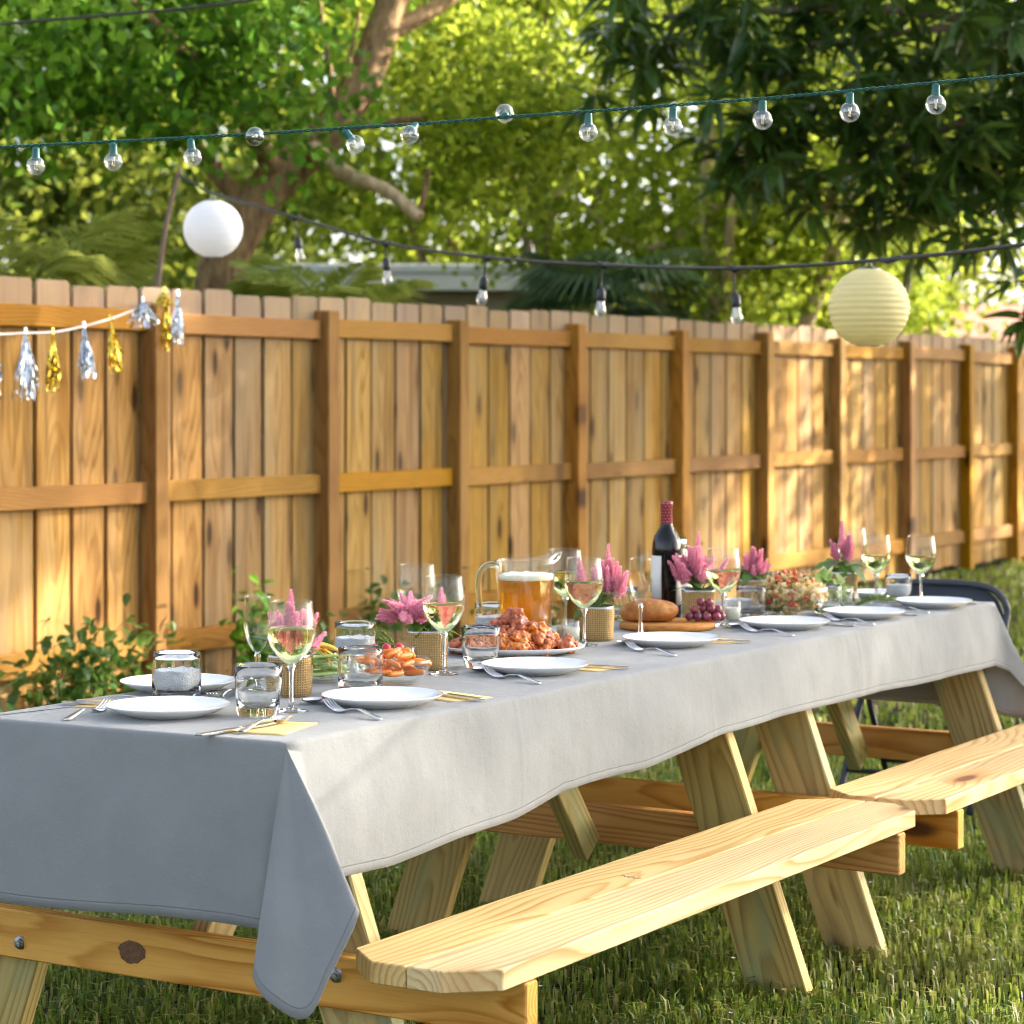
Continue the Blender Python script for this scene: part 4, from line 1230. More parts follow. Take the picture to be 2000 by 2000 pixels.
    for x, y, a, s, lab in ((3.357, 2.516, .25, 1.0, 'kraft paper napkin under the cutlery nearest the cloth corner'), (3.475, 2.957, -1.1, .95, 'kraft paper napkin behind the left plate'),
                            (3.889, 2.500, 1.3, .95, 'kraft paper napkin right of the carrot plate'), (4.459, 2.533, 1.5, .95, 'kraft paper napkin right of the wings plate'),
                            (5.109, 2.557, 1.5, .95, 'kraft paper napkin right of the bread plate')):
        o = ob('napkin', napkin(.165, .115, int(x * 10)), None, (x, y, TT), (0, 0, a), s)
        md = o.modifiers.new('thickness', 'SOLIDIFY'); md.thickness = .0005
        tag(o, lab, 'napkin', 'paper napkins beside the plates')

def thick(outer, wall, base):
    """closed glass profile: outer from the base centre up, inner back down"""
    inner = [(max(.0003, r - wall), z) for r, z in outer if z > base][::-1]
    return [(.0003, outer[0][1])] + outer + inner + [(inner[-1][0] * .8, base), (.0003, base)]

_gl = {}
def wine_glass(label, x, y, h=.212, k=1.0, level=.60, wine=True, group='white wine glasses along the table'):
    key = (round(h, 3), round(k, 3), level if wine else 0)
    hb = .412 * h                         # bottom of the bowl
    R0 = .047 * k
    def br(t): return R0 * interp(t, [(0, .10), (.03, .22), (.08, .40), (.16, .62), (.27, .82), (.38, .945), (.48, 1.0), (.58, .995), (.72, .955), (.86, .905), (1, .862)])
    if key not in _gl:
        n = 22
        prof = [(br(i / n), hb + (h - hb) * i / n) for i in range(n + 1)]
        inn = [(max(.0004, r - .0011), z + (.0012 if i == 0 else 0)) for i, (r, z) in enumerate(prof)]
        top = [(prof[-1][0] - .0004, h + .0005)]
        V, F = lathe([(.0003, hb)] + prof + top + inn[::-1] + [(.0003, inn[0][1])], 48); bowl = me('bowl', V, F, 'glass_thin')
        V, F = lathe([(.0003, hb + .0006), (br(.03) * .9, hb + .0003), (.0062, hb - .006), (.0043, hb - .018), (.0038, hb * .5), (.0042, .018), (.0065, .009), (.0003, .0088)], 24); stem = me('stem', V, F, 'glass')
        V, F = lathe([(.0003, 0), (.0325 * k, 0), (.0335 * k, .0009), (.0325 * k, .0019), (.018, .0042), (.0085, .0085), (.0003, .0087)], 40); foot = me('foot', V, F, 'glass')
        wm = None
        if wine:
            lv = level
            wp = [(max(.0004, br(t) - .0018), hb + (h - hb) * t + (.0018 if t == 0 else 0)) for t in [lv * i / 16 for i in range(17)]]
            V, F = lathe([(.0003, wp[0][1])] + wp + [(.0003, wp[-1][1] + .0002)], 48); wm = me('wine', V, F, 'wine')
        _gl[key] = (bowl, stem, foot, wm)
    bowl, stem, foot, wm = _gl[key]
    t = thing('wine_glass', label, 'wine glass', (x, y, TT), random.random() * 6, group)
    ob('bowl', bowl, t); ob('stem', stem, t); ob('foot', foot, t)
    if wm: ob('wine', wm, t)
def flute(label, x, y, h=.20):
    hb = .42 * h
    if 'fl' not in _gl:
        n = 22
        br = lambda t: .0288 * interp(t, [(0, .16), (.04, .36), (.12, .58), (.25, .80), (.42, .96), (.55, 1.0), (.75, .985), (1, .945)])
        prof = [(br(i / n), hb + (h - hb) * i / n) for i in range(n + 1)]
        inn = [(max(.0004, r - .0011), z + (.0012 if i == 0 else 0)) for i, (r, z) in enumerate(prof)]
        V, F = lathe([(.0003, hb)] + prof + [(prof[-1][0] - .0004, h + .0005)] + inn[::-1] + [(.0003, inn[0][1])], 40); bowl = me('bowl', V, F, 'glass_thin')
        V, F = lathe([(.0003, hb + .0008), (.0052, hb), (.0068, hb - .008), (.0052, hb - .022), (.0045, hb * .5), (.006, .018), (.0105, .009), (.0003, .0088)], 24); stem = me('stem', V, F, 'glass')
        V, F = lathe([(.0003, 0), (.029, 0), (.030, .0009), (.029, .0019), (.018, .0045), (.0105, .0088), (.0003, .0089)], 40); foot = me('foot', V, F, 'glass')
        _gl['fl'] = (bowl, stem, foot)
    t = thing('champagne_flute', label, 'champagne flute', (x, y, TT), 0, 'empty champagne flutes')
    for nm, m in zip(('bowl', 'stem', 'foot'), _gl['fl']): ob(nm, m, t)
def tumbler(label, x, y, rz=.3, s=1.0, fill=False, taper=False):
    key = ('tb', fill, taper)
    if key not in _gl:
        h = .094
        if taper:
            outer = [(.033, 0), (.0355, .002), (.0362, .006)] + [(.0365 + .0105 * (z / h), z) for z in (.012, .02, .03, .05, .07, h)]
            sq = lambda z: 2 + 2.6 * max(0, 1 - z / (h * .85))
        else:
            outer = [(.034, 0), (.039, .003), (.0415, .010), (.043, .022), (.0445, .04), (.0455, .06), (.0462, .08), (.0465, h)]
            sq = lambda z: 2 + 2.2 * max(0, 1 - z / (h * .9))
        inner = [(r - .0022, z) for r, z in outer if z > .02][::-1]
        V, F = lathe([(.0003, 0)] + outer + [(outer[-1][0] - .001, h + .0009)] + inner + [(inner[-1][0] * .85, .0175), (.0003, .0165)], 48, sq)
        g = me('glass', V, F, 'glass')
        fm = None
        if fill:
            bm = bmesh.new()
            n = 48; prof = [(.0003, .018), (.036, .0195), (.0402, .024), (.0415, .04), (.0425, .058)]
            V, F = lathe(prof, n, sq)
            for i in range(8, 0, -1):
                r = .0424 * i / 8
                for k in range(n):
                    a = 2 * PI * k / n; e = sq(.058); kk = (abs(math.cos(a)) ** e + abs(math.sin(a)) ** e) ** (-1 / e)
                    q = Vector((r * kk * math.cos(a), r * kk * math.sin(a), .06))
                    V.append((q.x, q.y, .0595 + .004 * mnoise.noise(q * 70) + .002 * mnoise.noise(q * 200)))
            m = len(V) // n
            F = [(j * n + i, j * n + (i + 1) % n, (j + 1) * n + (i + 1) % n, (j + 1) * n + i) for j in range(m - 1) for i in range(n)]
            F.append(tuple(range(len(V) - n, len(V))))
            bm.free()
            fm = me('white_filling', V, F, 'white_fill')
        _gl[key] = (g, fm)
    g, fm = _gl[key]
    t = thing('tumbler', label, 'tumbler', (x, y, TT), rz, 'glass tumblers on the table')
    t.scale = (s, s, s)
    ob('glass', g, t)
    if fm: ob('white_filling', fm, t)
def build_glasses():
    wine_glass('white wine glass nearest the cloth corner, in front of the first pink flower', 3.557, 2.621)
    wine_glass('white wine glass in front of the second pink flower', 4.202, 2.709, .214, 1.0, .52)
    wine_glass('empty wine glass standing behind the second pink flower', 4.478, 2.957, .214, 1.0, .5, False)
    wine_glass('white wine glass between the beer pitcher and the bread', 4.858, 2.749, .214, 1.02, .54)
    wine_glass('wine glass half hidden behind the right side of the beer pitcher', 5.109, 2.943, .214, 1.0, .54)
    wine_glass('white wine glass standing in front of the burlap pot beside the bottle', 5.454, 2.688, .206, 1.0, .52)
    wine_glass('white wine glass left of the far white filled tumbler', 6.309, 2.637, .200, .95, .48)
    wine_glass('wine glass just behind the far left wine glass', 6.460, 2.773, .21, .95, .48, False)
    wine_glass('white wine glass nearest the chair', 6.380, 2.533, .195, .97, .48)
    flute('empty champagne flute behind the nearest wine glass', 3.733, 2.831)
    flute('empty champagne flute in front of the bread loaf', 5.085, 2.724, .215)
    tumbler('tumbler half full of white filling between the two left plates', 3.587, 2.910, .2, 1.0, True)
    tumbler('empty tumbler nearest the camera by the cloth corner', 3.480, 2.637, .5, 1.02, False, True)
    tumbler('empty tumbler in front of the bowl of carrots', 3.847, 2.670, .35, .98, False)
    tumbler('empty tumbler in front of the chicken wings', 4.355, 2.715, .75, .96, False, True)
    tumbler('tumbler with white filling behind the celery', 4.273, 2.980, .2, 1.0, True)
    tumbler('tumbler with white filling behind the pitcher handle', 4.845, 2.985, .2, 1.0, True)
    tumbler('tumbler behind the bread loaf', 5.462, 2.980, .2, .95)
    tumbler('tumbler behind the pasta salad bowl', 6.140, 2.844, .1, .95)
    tumbler('tumbler with white filling between the two far wine glasses', 6.352, 2.588, .3, .86, True)
    tumbler('tumbler on the left of the pasta salad bowl', 5.678, 2.717, .4, .92)
    tumbler('tumbler on the right of the pasta salad bowl', 5.904, 2.604, .4, .85)

# potted celosia
_fl = {}
def plume(seed, L, Rr):
    rr = random.Random(seed); b = MB()
    V, F = tube([(0, 0, -.01), (0, 0, L * .5), (0, 0, L)], [Rr * .5, Rr * .45, .0008], 7); b.add(V, F)
    n = int(160 + 3000 * L)
    for i in range(n):
        t = (i + .5) / n
        a = i * 2.39996
        r = Rr * (1 - t) ** .8 * (.5 + .5 * math.sin(PI * min(1, t * 2.0 + .18)))
        el = rr.uniform(-.1, .8) + .5 * t
        p = Vector((math.cos(a) * r * .7, math.sin(a) * r * .7, L * t))
        d = Vector((math.cos(a) * math.cos(el), math.sin(a) * math.cos(el), math.sin(el)))
        s_ = Vector((-math.sin(a), math.cos(a), 0))
        l = rr.uniform(.008, .0145) * (1.1 - .5 * t); w = l * .20
        b.add([p, p + d * l * .5 + s_ * w, p + d * l, p + d * l * .5 - s_ * w], [(0, 1, 2, 3)])
    return b.mesh('flower_plume', 'pink', False)
def potted(label, x, y, s=1.0, plumes=(), leaves=9, rz=.4, seed=1, square=True, name='potted_flower'):
    """plumes: (dx, dy, dz, tilt angle, tilt direction, length) in the pot's own frame, metres"""
    rr = random.Random(seed)
    t = thing(name, label, 'potted flower', (x, y, TT), rz, 'pink flowers in burlap pots')
    s *= .85
    t.scale = (s, s, s)
    if 'pot' not in _fl:
        sq = lambda z: 3.6
        prof = [(.0003, 0), (.042, 0), (.0445, .003), (.0455, .02), (.047, .05), (.0485, .080), (.0488, .086), (.0475, .0862), (.0455, .0845)]
        V, F = lathe(prof, 72, sq)
        Vn = []
        for v in V:
            k = 1 + .008 * mnoise.noise(Vector(v) * 70)
            Vn.append((v[0] * k, v[1] * k, v[2]))
        _fl['pot'] = me('burlap_wrap', Vn, F, 'burlap')
        V, F = lathe([(.0455, .070), (.0465, .088), (.0458, .0915), (.0440, .0912), (.0435, .075)], 48, sq); _fl['rim'] = me('pot', V, F, 'tin')
        V, F = lathe([(.0438, .080), (.03, .083), (.012, .084), (.0003, .084)], 32, sq); _fl['soil'] = me('soil', V, F, 'soil')
        for i in range(5): _fl['pl%d' % i] = plume(i, .060 + .012 * i, .0125 + .0014 * i)
        for i in range(4):
            V, F = leaf_vf(.055 + .008 * i, .030 + .004 * i, .18, .25 + .08 * i, 6); _fl['lf%d' % i] = me('leaf', V, F, 'basil')
    ob('burlap_wrap', _fl['pot'], t); ob('pot', _fl['rim'], t); ob('soil', _fl['soil'], t)
    for k, (dx, dy, dz, ta, td, L) in enumerate(plumes):
        i = min(4, max(0, int(round((L - .060) / .012))))
        base = Vector((dx, dy, dz))
        d = Vector((math.sin(ta) * math.cos(td), math.sin(ta) * math.sin(td), math.cos(ta)))
        q = d.to_track_quat('Z', 'Y')
        f = ob('flower_plume', _fl['pl%d' % i], t, base, q, L / (.060 + .012 * i))
        V, F = tube(smooth_path([(rr.uniform(-.006, .006), rr.uniform(-.006, .006), .082), (dx * .5, dy * .5, (.08 + dz) * .55), base + d * .004], 4), .0022, 6)
        ob('stem', me('stem', V, F, 'stem'), t)
    for k in range(leaves):
        a = k * 2.4 + rr.uniform(-.3, .3); hz = rr.uniform(.092, .125); r0 = rr.uniform(.004, .02)
        ob('leaf', _fl['lf%d' % rr.randrange(4)], t, (r0 * math.cos(a), r0 * math.sin(a), hz), (rr.uniform(-.4, .4), rr.uniform(-.75, .35), a), rr.uniform(.8, 1.15))
def fan(n, w, z0, L, seed, spread=.5):
    rr = random.Random(seed); out = []
    for i in range(n):
        a = rr.uniform(0, 6.28); r = w * math.sqrt(rr.random())
        k = 1 - .75 * r / max(w, .001)
        out.append((r * math.cos(a), r * math.sin(a), z0 + .03 * k + rr.uniform(-.008, .008), spread * r / max(w, .001) * rr.uniform(.5, 1.1), a, L * (.62 + .45 * k) * rr.uniform(.85, 1.1)))
    return out
def build_flowers():
    potted('burlap pot of pink plume flowers behind the nearest wine glass', 3.753, 2.768, 1.08, fan(20, .040, .110, .068, 1, .4) + [(.005, 0, .150, .05, 0, .08), (.045, -.03, .12, .5, -.7, .06), (.05, -.035, .095, .9, -.7, .055)], 13, .45, 1)
    potted('burlap pot with a drooping pink flower head left of the second wine glass', 4.268, 2.792, 1.13, [(q[0] - .028, q[1] + .038, q[2] - .012, q[3] + .75, q[4] + .4, q[5] * .75) for q in fan(34, .040, .125, .07, 2, 1.0)] + [(.02, -.03, .13, .3, 0, .055), (.03, -.035, .12, .4, 0, .05)], 13, .5, 2)
    potted('burlap pot of pink spires right of the beer pitcher', 4.986, 2.789, 1.1, [(q[0] + .028, q[1] - .030, q[2], q[3], q[4], q[5]) for q in fan(24, .034, .112, .08, 3, .4)] + [(.03, -.03, .155, .05, 0, .095), (-.025, .035, .16, .15, 2, .06), (-.03, .03, .15, .2, 1, .055), (-.02, .04, .15, .2, 2.6, .05)], 13, .42, 3)
    potted('burlap pot of tall pink plumes right of the wine bottle', 5.542, 2.801, 1.12, fan(30, .056, .112, .075, 4, .65) + [(0, 0, .170, .03, 0, .08)], 14, .5, 4)
    potted('burlap pot with a small pink flower behind the pasta salad', 5.951, 2.844, 1.1, fan(17, .036, .095, .060, 5, .55), 15, .6, 5)
    potted('burlap pot with a slender pink flower by the far wine glasses', 6.323, 2.745, 1.12, fan(11, .026, .118, .075, 6, .35) + [(0, 0, .155, .05, 0, .09)], 14, .45, 6)

def candle(label, x, y, s=1.0):
    if 'cj' not in _gl:
        V, F = lathe([(.0003, 0), (.0235, 0), (.0245, .002), (.025, .056), (.0243, .0568), (.0236, .056), (.0232, .006), (.0003, .005)], 40); a = me('jar', V, F, 'glass_tumbler')
        V, F = lathe([(.0003, .0055), (.0228, .0065), (.0228, .0385), (.021, .0392), (.0003, .0388)], 40); b = me('wax', V, F, 'wax')
        V, F = tube([(0, 0, .038), (.0005, 0, .045), (.0015, 0, .049)], .0009, 6); c = me('wick', V, F, 'wick')
        _gl['cj'] = (a, b, c)
    t = thing('candle', label, 'candle', (x, y, TT), 0, 'small white candles in glass jars'); t.scale = (s, s, s)
    for nm, m in zip(('jar', 'wax', 'wick'), _gl['cj']): ob(nm, m, t)
def build_candles():
    candle('candle in a glass jar right of the carrots', 4.172, 2.787, 1.02)
    candle('candle in a glass jar behind the carrots and celery', 4.167, 2.881, 1.0)
    candle('candle in a glass jar touching the beer pitcher', 4.934, 2.842, .92)
    candle('candle in a glass jar left of the third burlap pot', 4.901, 2.808, .95)
    candle('candle in a glass jar behind the fourth wine glass', 5.584, 2.726, .95)
    candle('candle in a glass jar behind the green salad', 6.224, 2.693, .9)

def rosemary(label, x, y, rz, s, seed, up=0.0):
    rr = random.Random(seed)
    t = thing('rosemary_sprig', label, 'herb sprig', (x, y, TT), rz, 'rosemary sprigs on the cloth')
    st, nd = MB(), MB()
    for k in range(4):
        a = rr.uniform(-.5, .5); L = .11 * s * rr.uniform(.7, 1)
        p = [(L * q * math.cos(a), L * q * math.sin(a), .004 + .012 * math.sin(PI * q) + L * q * up) for q in (0, .33, .66, 1)]
        p = smooth_path(p, 4)
        st.add(*tube(p, .0013, 5))
        for i in range(70):
            q = p[rr.randrange(1, len(p))]
            d = Vector((rr.uniform(.1, 1) * math.cos(a) + rr.uniform(-.6, .6), rr.uniform(.1, 1) * math.sin(a) + rr.uniform(-.6, .6), rr.uniform(-.05, .9))).normalized()
            l = rr.uniform(.012, .022); sd = d.cross(Vector((rr.random(), rr.random(), .3))).normalized() * .0011
            e = q + d * l; e.z = max(e.z, .001)
            nd.add([q, q + d * l * .5 + sd, e, q + d * l * .5 - sd], [(0, 1, 2, 3)])
    ob('stem', st.mesh('stem', 'stem'), t); tag(ob('needles', nd.mesh('needles', 'rosemary', False), t), kind='stuff')
def build_herbs():
    rosemary('rosemary sprig behind the nearest tumbler', 3.757, 2.900, -.9, 1.1, 1, .12)
    rosemary('rosemary sprig standing at the left of the second burlap pot', 4.332, 2.905, 1.2, .8, 2, .7)
    rosemary('rosemary sprig left of the far right plate', 6.093, 2.613, -.6, 1.15, 3, .15)

def build_pitcher():
    t = thing('beer_pitcher', 'clear ribbed pitcher of amber beer with a foam head', 'pitcher', (4.842, 2.896, TT), 0)
    # spout to the camera's right, handle to its left
    s_dir = math.atan2(RGT[1], RGT[0]) + .10
    t.rotation_euler = (0, 0, s_dir)
    H, r0, r1, n = .205, .062, .076, 96
    def rad(z): return r0 + (r1 - r0) * z / H
    def rim(a): return H + .0 + .020 * math.exp(-((a / .95) ** 2)) - .004 * math.cos(a) * 0
    def shell(off, z0, zt, rib):
        V = []
        zs = [z0, z0 + .004] + [z0 + (1.0) * q for q in (.015, .05, .09, .125, .150, .165, .18, .192)] + [None]
        for j, z in enumerate(zs):
            for i in range(n):
                a = -PI + 2 * PI * i / n
                zz = rim(a) if z is None else z
                k = 1.0
                if zz > .16: k += .22 * math.exp(-((a / .32) ** 2)) * ((zz - .16) / (H + .02 - .16)) ** 1.6
                rb = rib * (.5 + .5 * math.cos(a * 24)) if .012 < zz < .152 else 0
                r = (rad(min(zz, H)) + off - rb) * k * (.92 if j == 0 else 1)
                V.append((r * math.cos(a), r * math.sin(a), zz))
        m = len(zs)
        F = [(j * n + i, j * n + (i + 1) % n, (j + 1) * n + (i + 1) % n, (j + 1) * n + i) for j in range(m - 1) for i in range(n)]
        return V, F, m
    Vo, Fo, m = shell(0, 0, H, .0012)
    Vi, Fi, _ = shell(-.003, .007, H, 0)
    b = len(Vo)
    F = Fo + [tuple(q + b for q in f[::-1]) for f in Fi]
    F += [((m - 1) * n + i, (m - 1) * n + (i + 1) % n, b + (m - 1) * n + (i + 1) % n, b + (m - 1) * n + i) for i in range(n)]
    F.append(tuple(range(n - 1, -1, -1))); F.append(tuple(b + i for i in range(n)))
    ob('body', me('body', Vo + Vi, F, 'glass_tumbler'), t)
    lv = .156
    def lq(z, r): return (r, z)
    V, F = [], []
    prof = [(.0003, .0085), (rad(.0085) - .010, .0085), (rad(.012) - .0045, .012)] + [(rad(z) - .0036, z) for z in (.03, .06, .09, .12, lv)] + [(.0003, lv)]
    V, F = lathe(prof, 96); ob('beer', me('beer', V, F, 'beer'), t)
    prof = [(.0003, lv - .002), (rad(lv) - .0045, lv - .002), (rad(lv) - .0037, lv + .004), (rad(.167) - .0037, .168), (.055, .1705), (.03, .172), (.0003, .1715)]
    V, F = lathe(prof, 64)
    V = [(x * (1 + .0), y, z + (.004 * mnoise.noise(Vector((x, y, z)) * 55) if z > lv + .01 or z < lv else 0)) for x, y, z in V]
    ob('foam', me('foam', V, F, 'foam'), t)
    # handle: a flat loop open at the bottom
    pts = smooth_path([(-.066, 0, .188), (-.085, 0, .194), (-.101, 0, .188), (-.113, 0, .170), (-.116, 0, .14), (-.114, 0, .10), (-.112, 0, .068)], 5)
    b = MB(); V, F = [], []
    for i, p in enumerate(pts):
        q0, q1 = pts[max(0, i - 1)], pts[min(len(pts) - 1, i + 1)]
        d = (q1 - q0).normalized(); nrm = Vector((d.z, 0, -d.x))
        w, h = .0115, .0075
        for k in range(12):
            a = 2 * PI * k / 12
            ca, sa = math.cos(a), math.sin(a)
            V.append(p + nrm * (h * math.copysign(abs(ca) ** .6, ca)) + Vector((0, w * math.copysign(abs(sa) ** .6, sa), 0)))
    F = [(i * 12 + k, i * 12 + (k + 1) % 12, (i + 1) * 12 + (k + 1) % 12, (i + 1) * 12 + k) for i in range(len(pts) - 1) for k in range(12)]
    cap(V, F, 12)
    ob('handle', me('handle', V, F, 'glass'), t)
    # jug behind the bottle
    t = thing('glass_jug', 'clear glass jug with a lid half hidden behind the wine bottle', 'jug', (5.749, 2.976, TT), math.atan2(RGT[1], RGT[0]))
    V, F = lathe([(.0003, 0), (.05, 0), (.055, .004), (.056, .03), (.056, .12), (.052, .145), (.035, .17), (.032, .185), (.034, .188), (.0325, .1885), (.0305, .185), (.033, .170), (.049, .145), (.0535, .12), (.0535, .03), (.05, .008), (.0003, .007)], 48); ob('body', me('body', V, F, 'glass_tumbler'), t)
    V, F = lathe([(.0003, .189), (.033, .189), (.034, .191), (.034, .203), (.032, .205), (.0003, .2055)], 40); ob('lid', me('lid', V, F, 'tin'), t)
    V, F = lathe([(.0003, .0085), (.050, .009), (.0525, .03), (.0525, .10), (.0003, .1002)], 48); ob('milky_drink', me('milky_drink', V, F, 'lemonade'), t)
    V, F = tube(smooth_path([(-.050, 0, .150), (-.070, 0, .168), (-.092, 0, .150), (-.095, 0, .11), (-.08, 0, .07), (-.054, 0, .06)], 5), .006, 10); ob('handle', me('handle', V, F, 'glass_tumbler'), t)
MAT['lemonade'] = plain('pale_drink', (.72, .74, .62), .35)

def build_bottle():
    t = thing('wine_bottle', 'dark wine bottle with a red dotted capsule and cream label', 'wine bottle', (5.579, 2.912, TT), 0)
    a0 = math.atan2(-FWD[1], -FWD[0])         # faces the camera: gap between the label's ends
    V, F = lathe([(.0003, .006), (.025, .002), (.036, 0), (.0395, .004), (.0405, .012), (.0405, .185), (.0395, .205), (.034, .224), (.024, .240), (.0175, .252), (.0158, .262), (.0152, .300), (.0003, .300)], 64); ob('body', me('body', V, F, 'bottle'), t)
    V, F = lathe([(.0160, 0), (.0164, .001), (.0160, .052), (.0172, .053), (.0172, .066), (.0165, .0675), (.0003, .068)], 48); ob('capsule', me('capsule', V, F, 'capsule'), t, (0, 0, .252))
    def wrap(a, b, z0, z1, r, name, mat, n=36):
        V = []
        for i in range(n + 1):
            an = a + (b - a) * i / n
            for z in (z0, z1): V.append((r * math.cos(an), r * math.sin(an), z))
        F = [(2 * i, 2 * i + 2, 2 * i + 3, 2 * i + 1) for i in range(n)]
        o = ob(name, me(name, V, F, mat), t); md = o.modifiers.new('thickness', 'SOLIDIFY'); md.thickness = .0003; md.offset = 1
        return o
    wrap(a0 + .62, a0 + 2 * PI - .42, .038, .172, .0408, 'label', 'label')
    wrap(a0 + .62 + .02 + PI * .9, a0 + 2 * PI - .44, .040, .056, .0413, 'label_band', 'label_pink', 24)

def platter_mesh(a, b, name='platter', h=.02):
    V, F = lathe([(.0003, .004), (.60, .004), (.74, .006), (.92, h * .75), (1.0, h), (1.0, h - .0015), (.95, h * .62), (.72, .002), (.66, 0), (.0003, 0)], 72)
    V = [(x * a, y * b, z) for x, y, z in V]
    return me(name, V, F, 'china')
def build_food():
    ang = math.atan2(RGT[1], RGT[0])
    tag(ob('platter', platter_mesh(.168, .118), None, (4.619, 2.792, TT), (0, 0, ang + .05)), 'oval white platter under the chicken wings', 'platter')
    ms = [blob('chicken_wing', 'wing', (.031 - .004 * (i % 3), .020 + .003 * (i % 2), .018), 5, .60, 48, i + 1, .30, 120) for i in range(6)]
    rr = random.Random(12)
    k = 0
    for layer, (nn, rx, ry, z) in enumerate(((18, .130, .082, .019), (14, .100, .062, .035), (8, .066, .040, .051), (3, .030, .020, .066), (1, 0, 0, .080))):
        for i in range(nn):
            a = 2 * PI * i / nn + layer * .5 + rr.uniform(-.2, .2)
            q = rr.uniform(.65, 1.0) if nn > 4 else 1.0
            u, v = rx * q * math.cos(a), ry * q * math.sin(a)
            x = 4.619 + u * RGT[0] + v * FWD[0]; y = 2.792 + u * RGT[1] + v * FWD[1]
            tag(ob('chicken_wing', ms[k % 6], None, (x, y, TT + z), (rr.uniform(-.5, .5), rr.uniform(-.5, .5), rr.uniform(0, 6.3)), rr.uniform(.85, 1.12)),
                'orange glazed chicken wing piled on the white platter', 'chicken wing', 'chicken wings piled on the platter')
            k += 1
    # carrots and celery
    def bowl(name, label, x, y, r, h, mat='glass_thin', foot=.6):
        V, F = lathe([(.0003, 0), (r * foot, 0), (r * (foot + .08), .003), (r * .86, h * .35), (r * .96, h * .7), (r, h), (r - .0012, h + .001), (r - .0025, h), (r * .96 - .0025, h * .7), (r * .86 - .0025, h * .35), (r * foot, .005), (.0003, .0045)], 56)
        return tag(ob(name, me(name, V, F, mat), None, (x, y, TT)), label, 'bowl')
    bowl('glass_bowl', 'clear glass bowl of baby carrots', 4.007, 2.707, .085, .052)
    bowl('glass_bowl', 'clear glass bowl of celery sticks', 3.960, 2.858, .075, .048)
    V, F = lathe([(.0003, -.031), (.004, -.030), (.0078, -.026), (.0088, -.01), (.0086, .012), (.0072, .025), (.0035, .031), (.0003, .0315)], 12)
    cm = me('baby_carrot', V, F, 'carrot')
    for i in range(30):
        a = rr.uniform(0, 6.28); q = math.sqrt(rr.random()) * .060; z = .016 + .018 * (i // 10) + rr.uniform(0, .008)
        if i // 10 == 2: q *= .75
        tag(ob('baby_carrot', cm, None, (4.007 + q * math.cos(a), 2.707 + q * math.sin(a), TT + z + .004), (PI / 2 + rr.uniform(-.35, .35), 0, rr.uniform(0, 6.3)), rr.uniform(.66, .88)),
            'orange baby carrot in the glass bowl', 'carrot', 'baby carrots in the glass bowl')
    V, F = lathe([(.0003, -.0105), (.006, -.009), (.0105, -.001), (.0095, .006), (.004, .0095), (.0003, .010)], 16); rm = me('radish', V, F, 'radish')
    for i, (dx, dy) in enumerate(((.012, .02), (-.015, .03), (.035, .005))):
        tag(ob('radish', rm, None, (4.007 + dx, 2.707 + dy, TT + .068), (rr.random(), rr.random(), 0)), 'red radish on top of the carrots', 'radish', 'radishes on the carrots')
    b = MB(); n = 8
    for i in range(n + 1):
        x = -.045 + .09 * i / n
        for k in range(9):
            a = PI * k / 8
            b.V.append((x, .0085 * math.cos(a), .006 * math.sin(a)))
        for k in range(9):
            a = PI * (8 - k) / 8
            b.V.append((x, .0062 * math.cos(a), .0035 * math.sin(a) + .0))
    b.F = [(i * 18 + k, i * 18 + (k + 1) % 18, (i + 1) * 18 + (k + 1) % 18, (i + 1) * 18 + k) for i in range(n) for k in range(18)] + [tuple(range(17, -1, -1)), tuple(range(n * 18, n * 18 + 18))]
    sm = b.mesh('celery_stick', 'celery')
    for i in range(16):
        z = .012 + .012 * (i // 4)
        a = ang + rr.uniform(-.5, .5)
        tag(ob('celery_stick', sm, None, (3.960 + rr.uniform(-.035, .035), 2.858 + rr.uniform(-.035, .035), TT + z + .003), (rr.uniform(-.4, .4), rr.uniform(-.2, .2), a), rr.uniform(.85, 1.1)),
            'pale green celery stick in the glass bowl', 'celery', 'celery sticks in the glass bowl')
    V, F = leaf_vf(.07, .014, .5, .3, 6); pm = me('pepper_strip', V, F, 'pepper')
    for i in range(6):
        o = ob('pepper_strip', pm, None, (3.960 + rr.uniform(-.03, .02), 2.858 + rr.uniform(-.03, .03), TT + .066 + rr.uniform(0, .008)), (rr.uniform(-.6, .6), rr.uniform(-.2, .2), ang + rr.uniform(-.7, .7)))
        md = o.modifiers.new('thickness', 'SOLIDIFY'); md.thickness = .003
        tag(o, 'yellow pepper strip on top of the celery', 'pepper strip', 'pepper strips on the celery')
    # bread board, loaf, grapes
    bx, by = 5.325, 2.778
    V, F = lathe([(.0003, 0), (.118, 0), (.124, .003), (.126, .009), (.124, .015), (.119, .018), (.0003, .018)], 72)
    bo = ob('bread_board', me('bread_board', V, F, 'board'), None, (bx, by, TT), (0, 0, ang))
    tag(bo, 'round brown wooden board under the bread and grapes', 'serving board')
    m = blob('loaf', 'bread', (.078, .043, .036), 4, .10, 22, 3, .02, 90)
    for v in m.vertices:
        if v.co.z < -.022: v.co.z = -.022 + (v.co.z + .022) * .2
        g = abs(v.co.x * .55 + v.co.y * .9 - .012)
        if v.co.z > .004 and g < .006 and -.02 < v.co.x < .06: v.co *= .93
    t = thing('bread_loaf', 'crusty brown bread loaf on the wooden board', 'bread', (bx - .022, by + .040, TT + .018), ang - .12)
    ob('crust', m, t, (0, 0, .0245))
    g = thing('grape_bunch', 'bunch of red grapes at the right of the wooden board', 'grapes', (bx + .050, by - .078, TT + .018), ang)
    gm = blob('grape', 'grape', (.0118, .0118, .0128), 3, .03, 30, 1)
    st = MB()
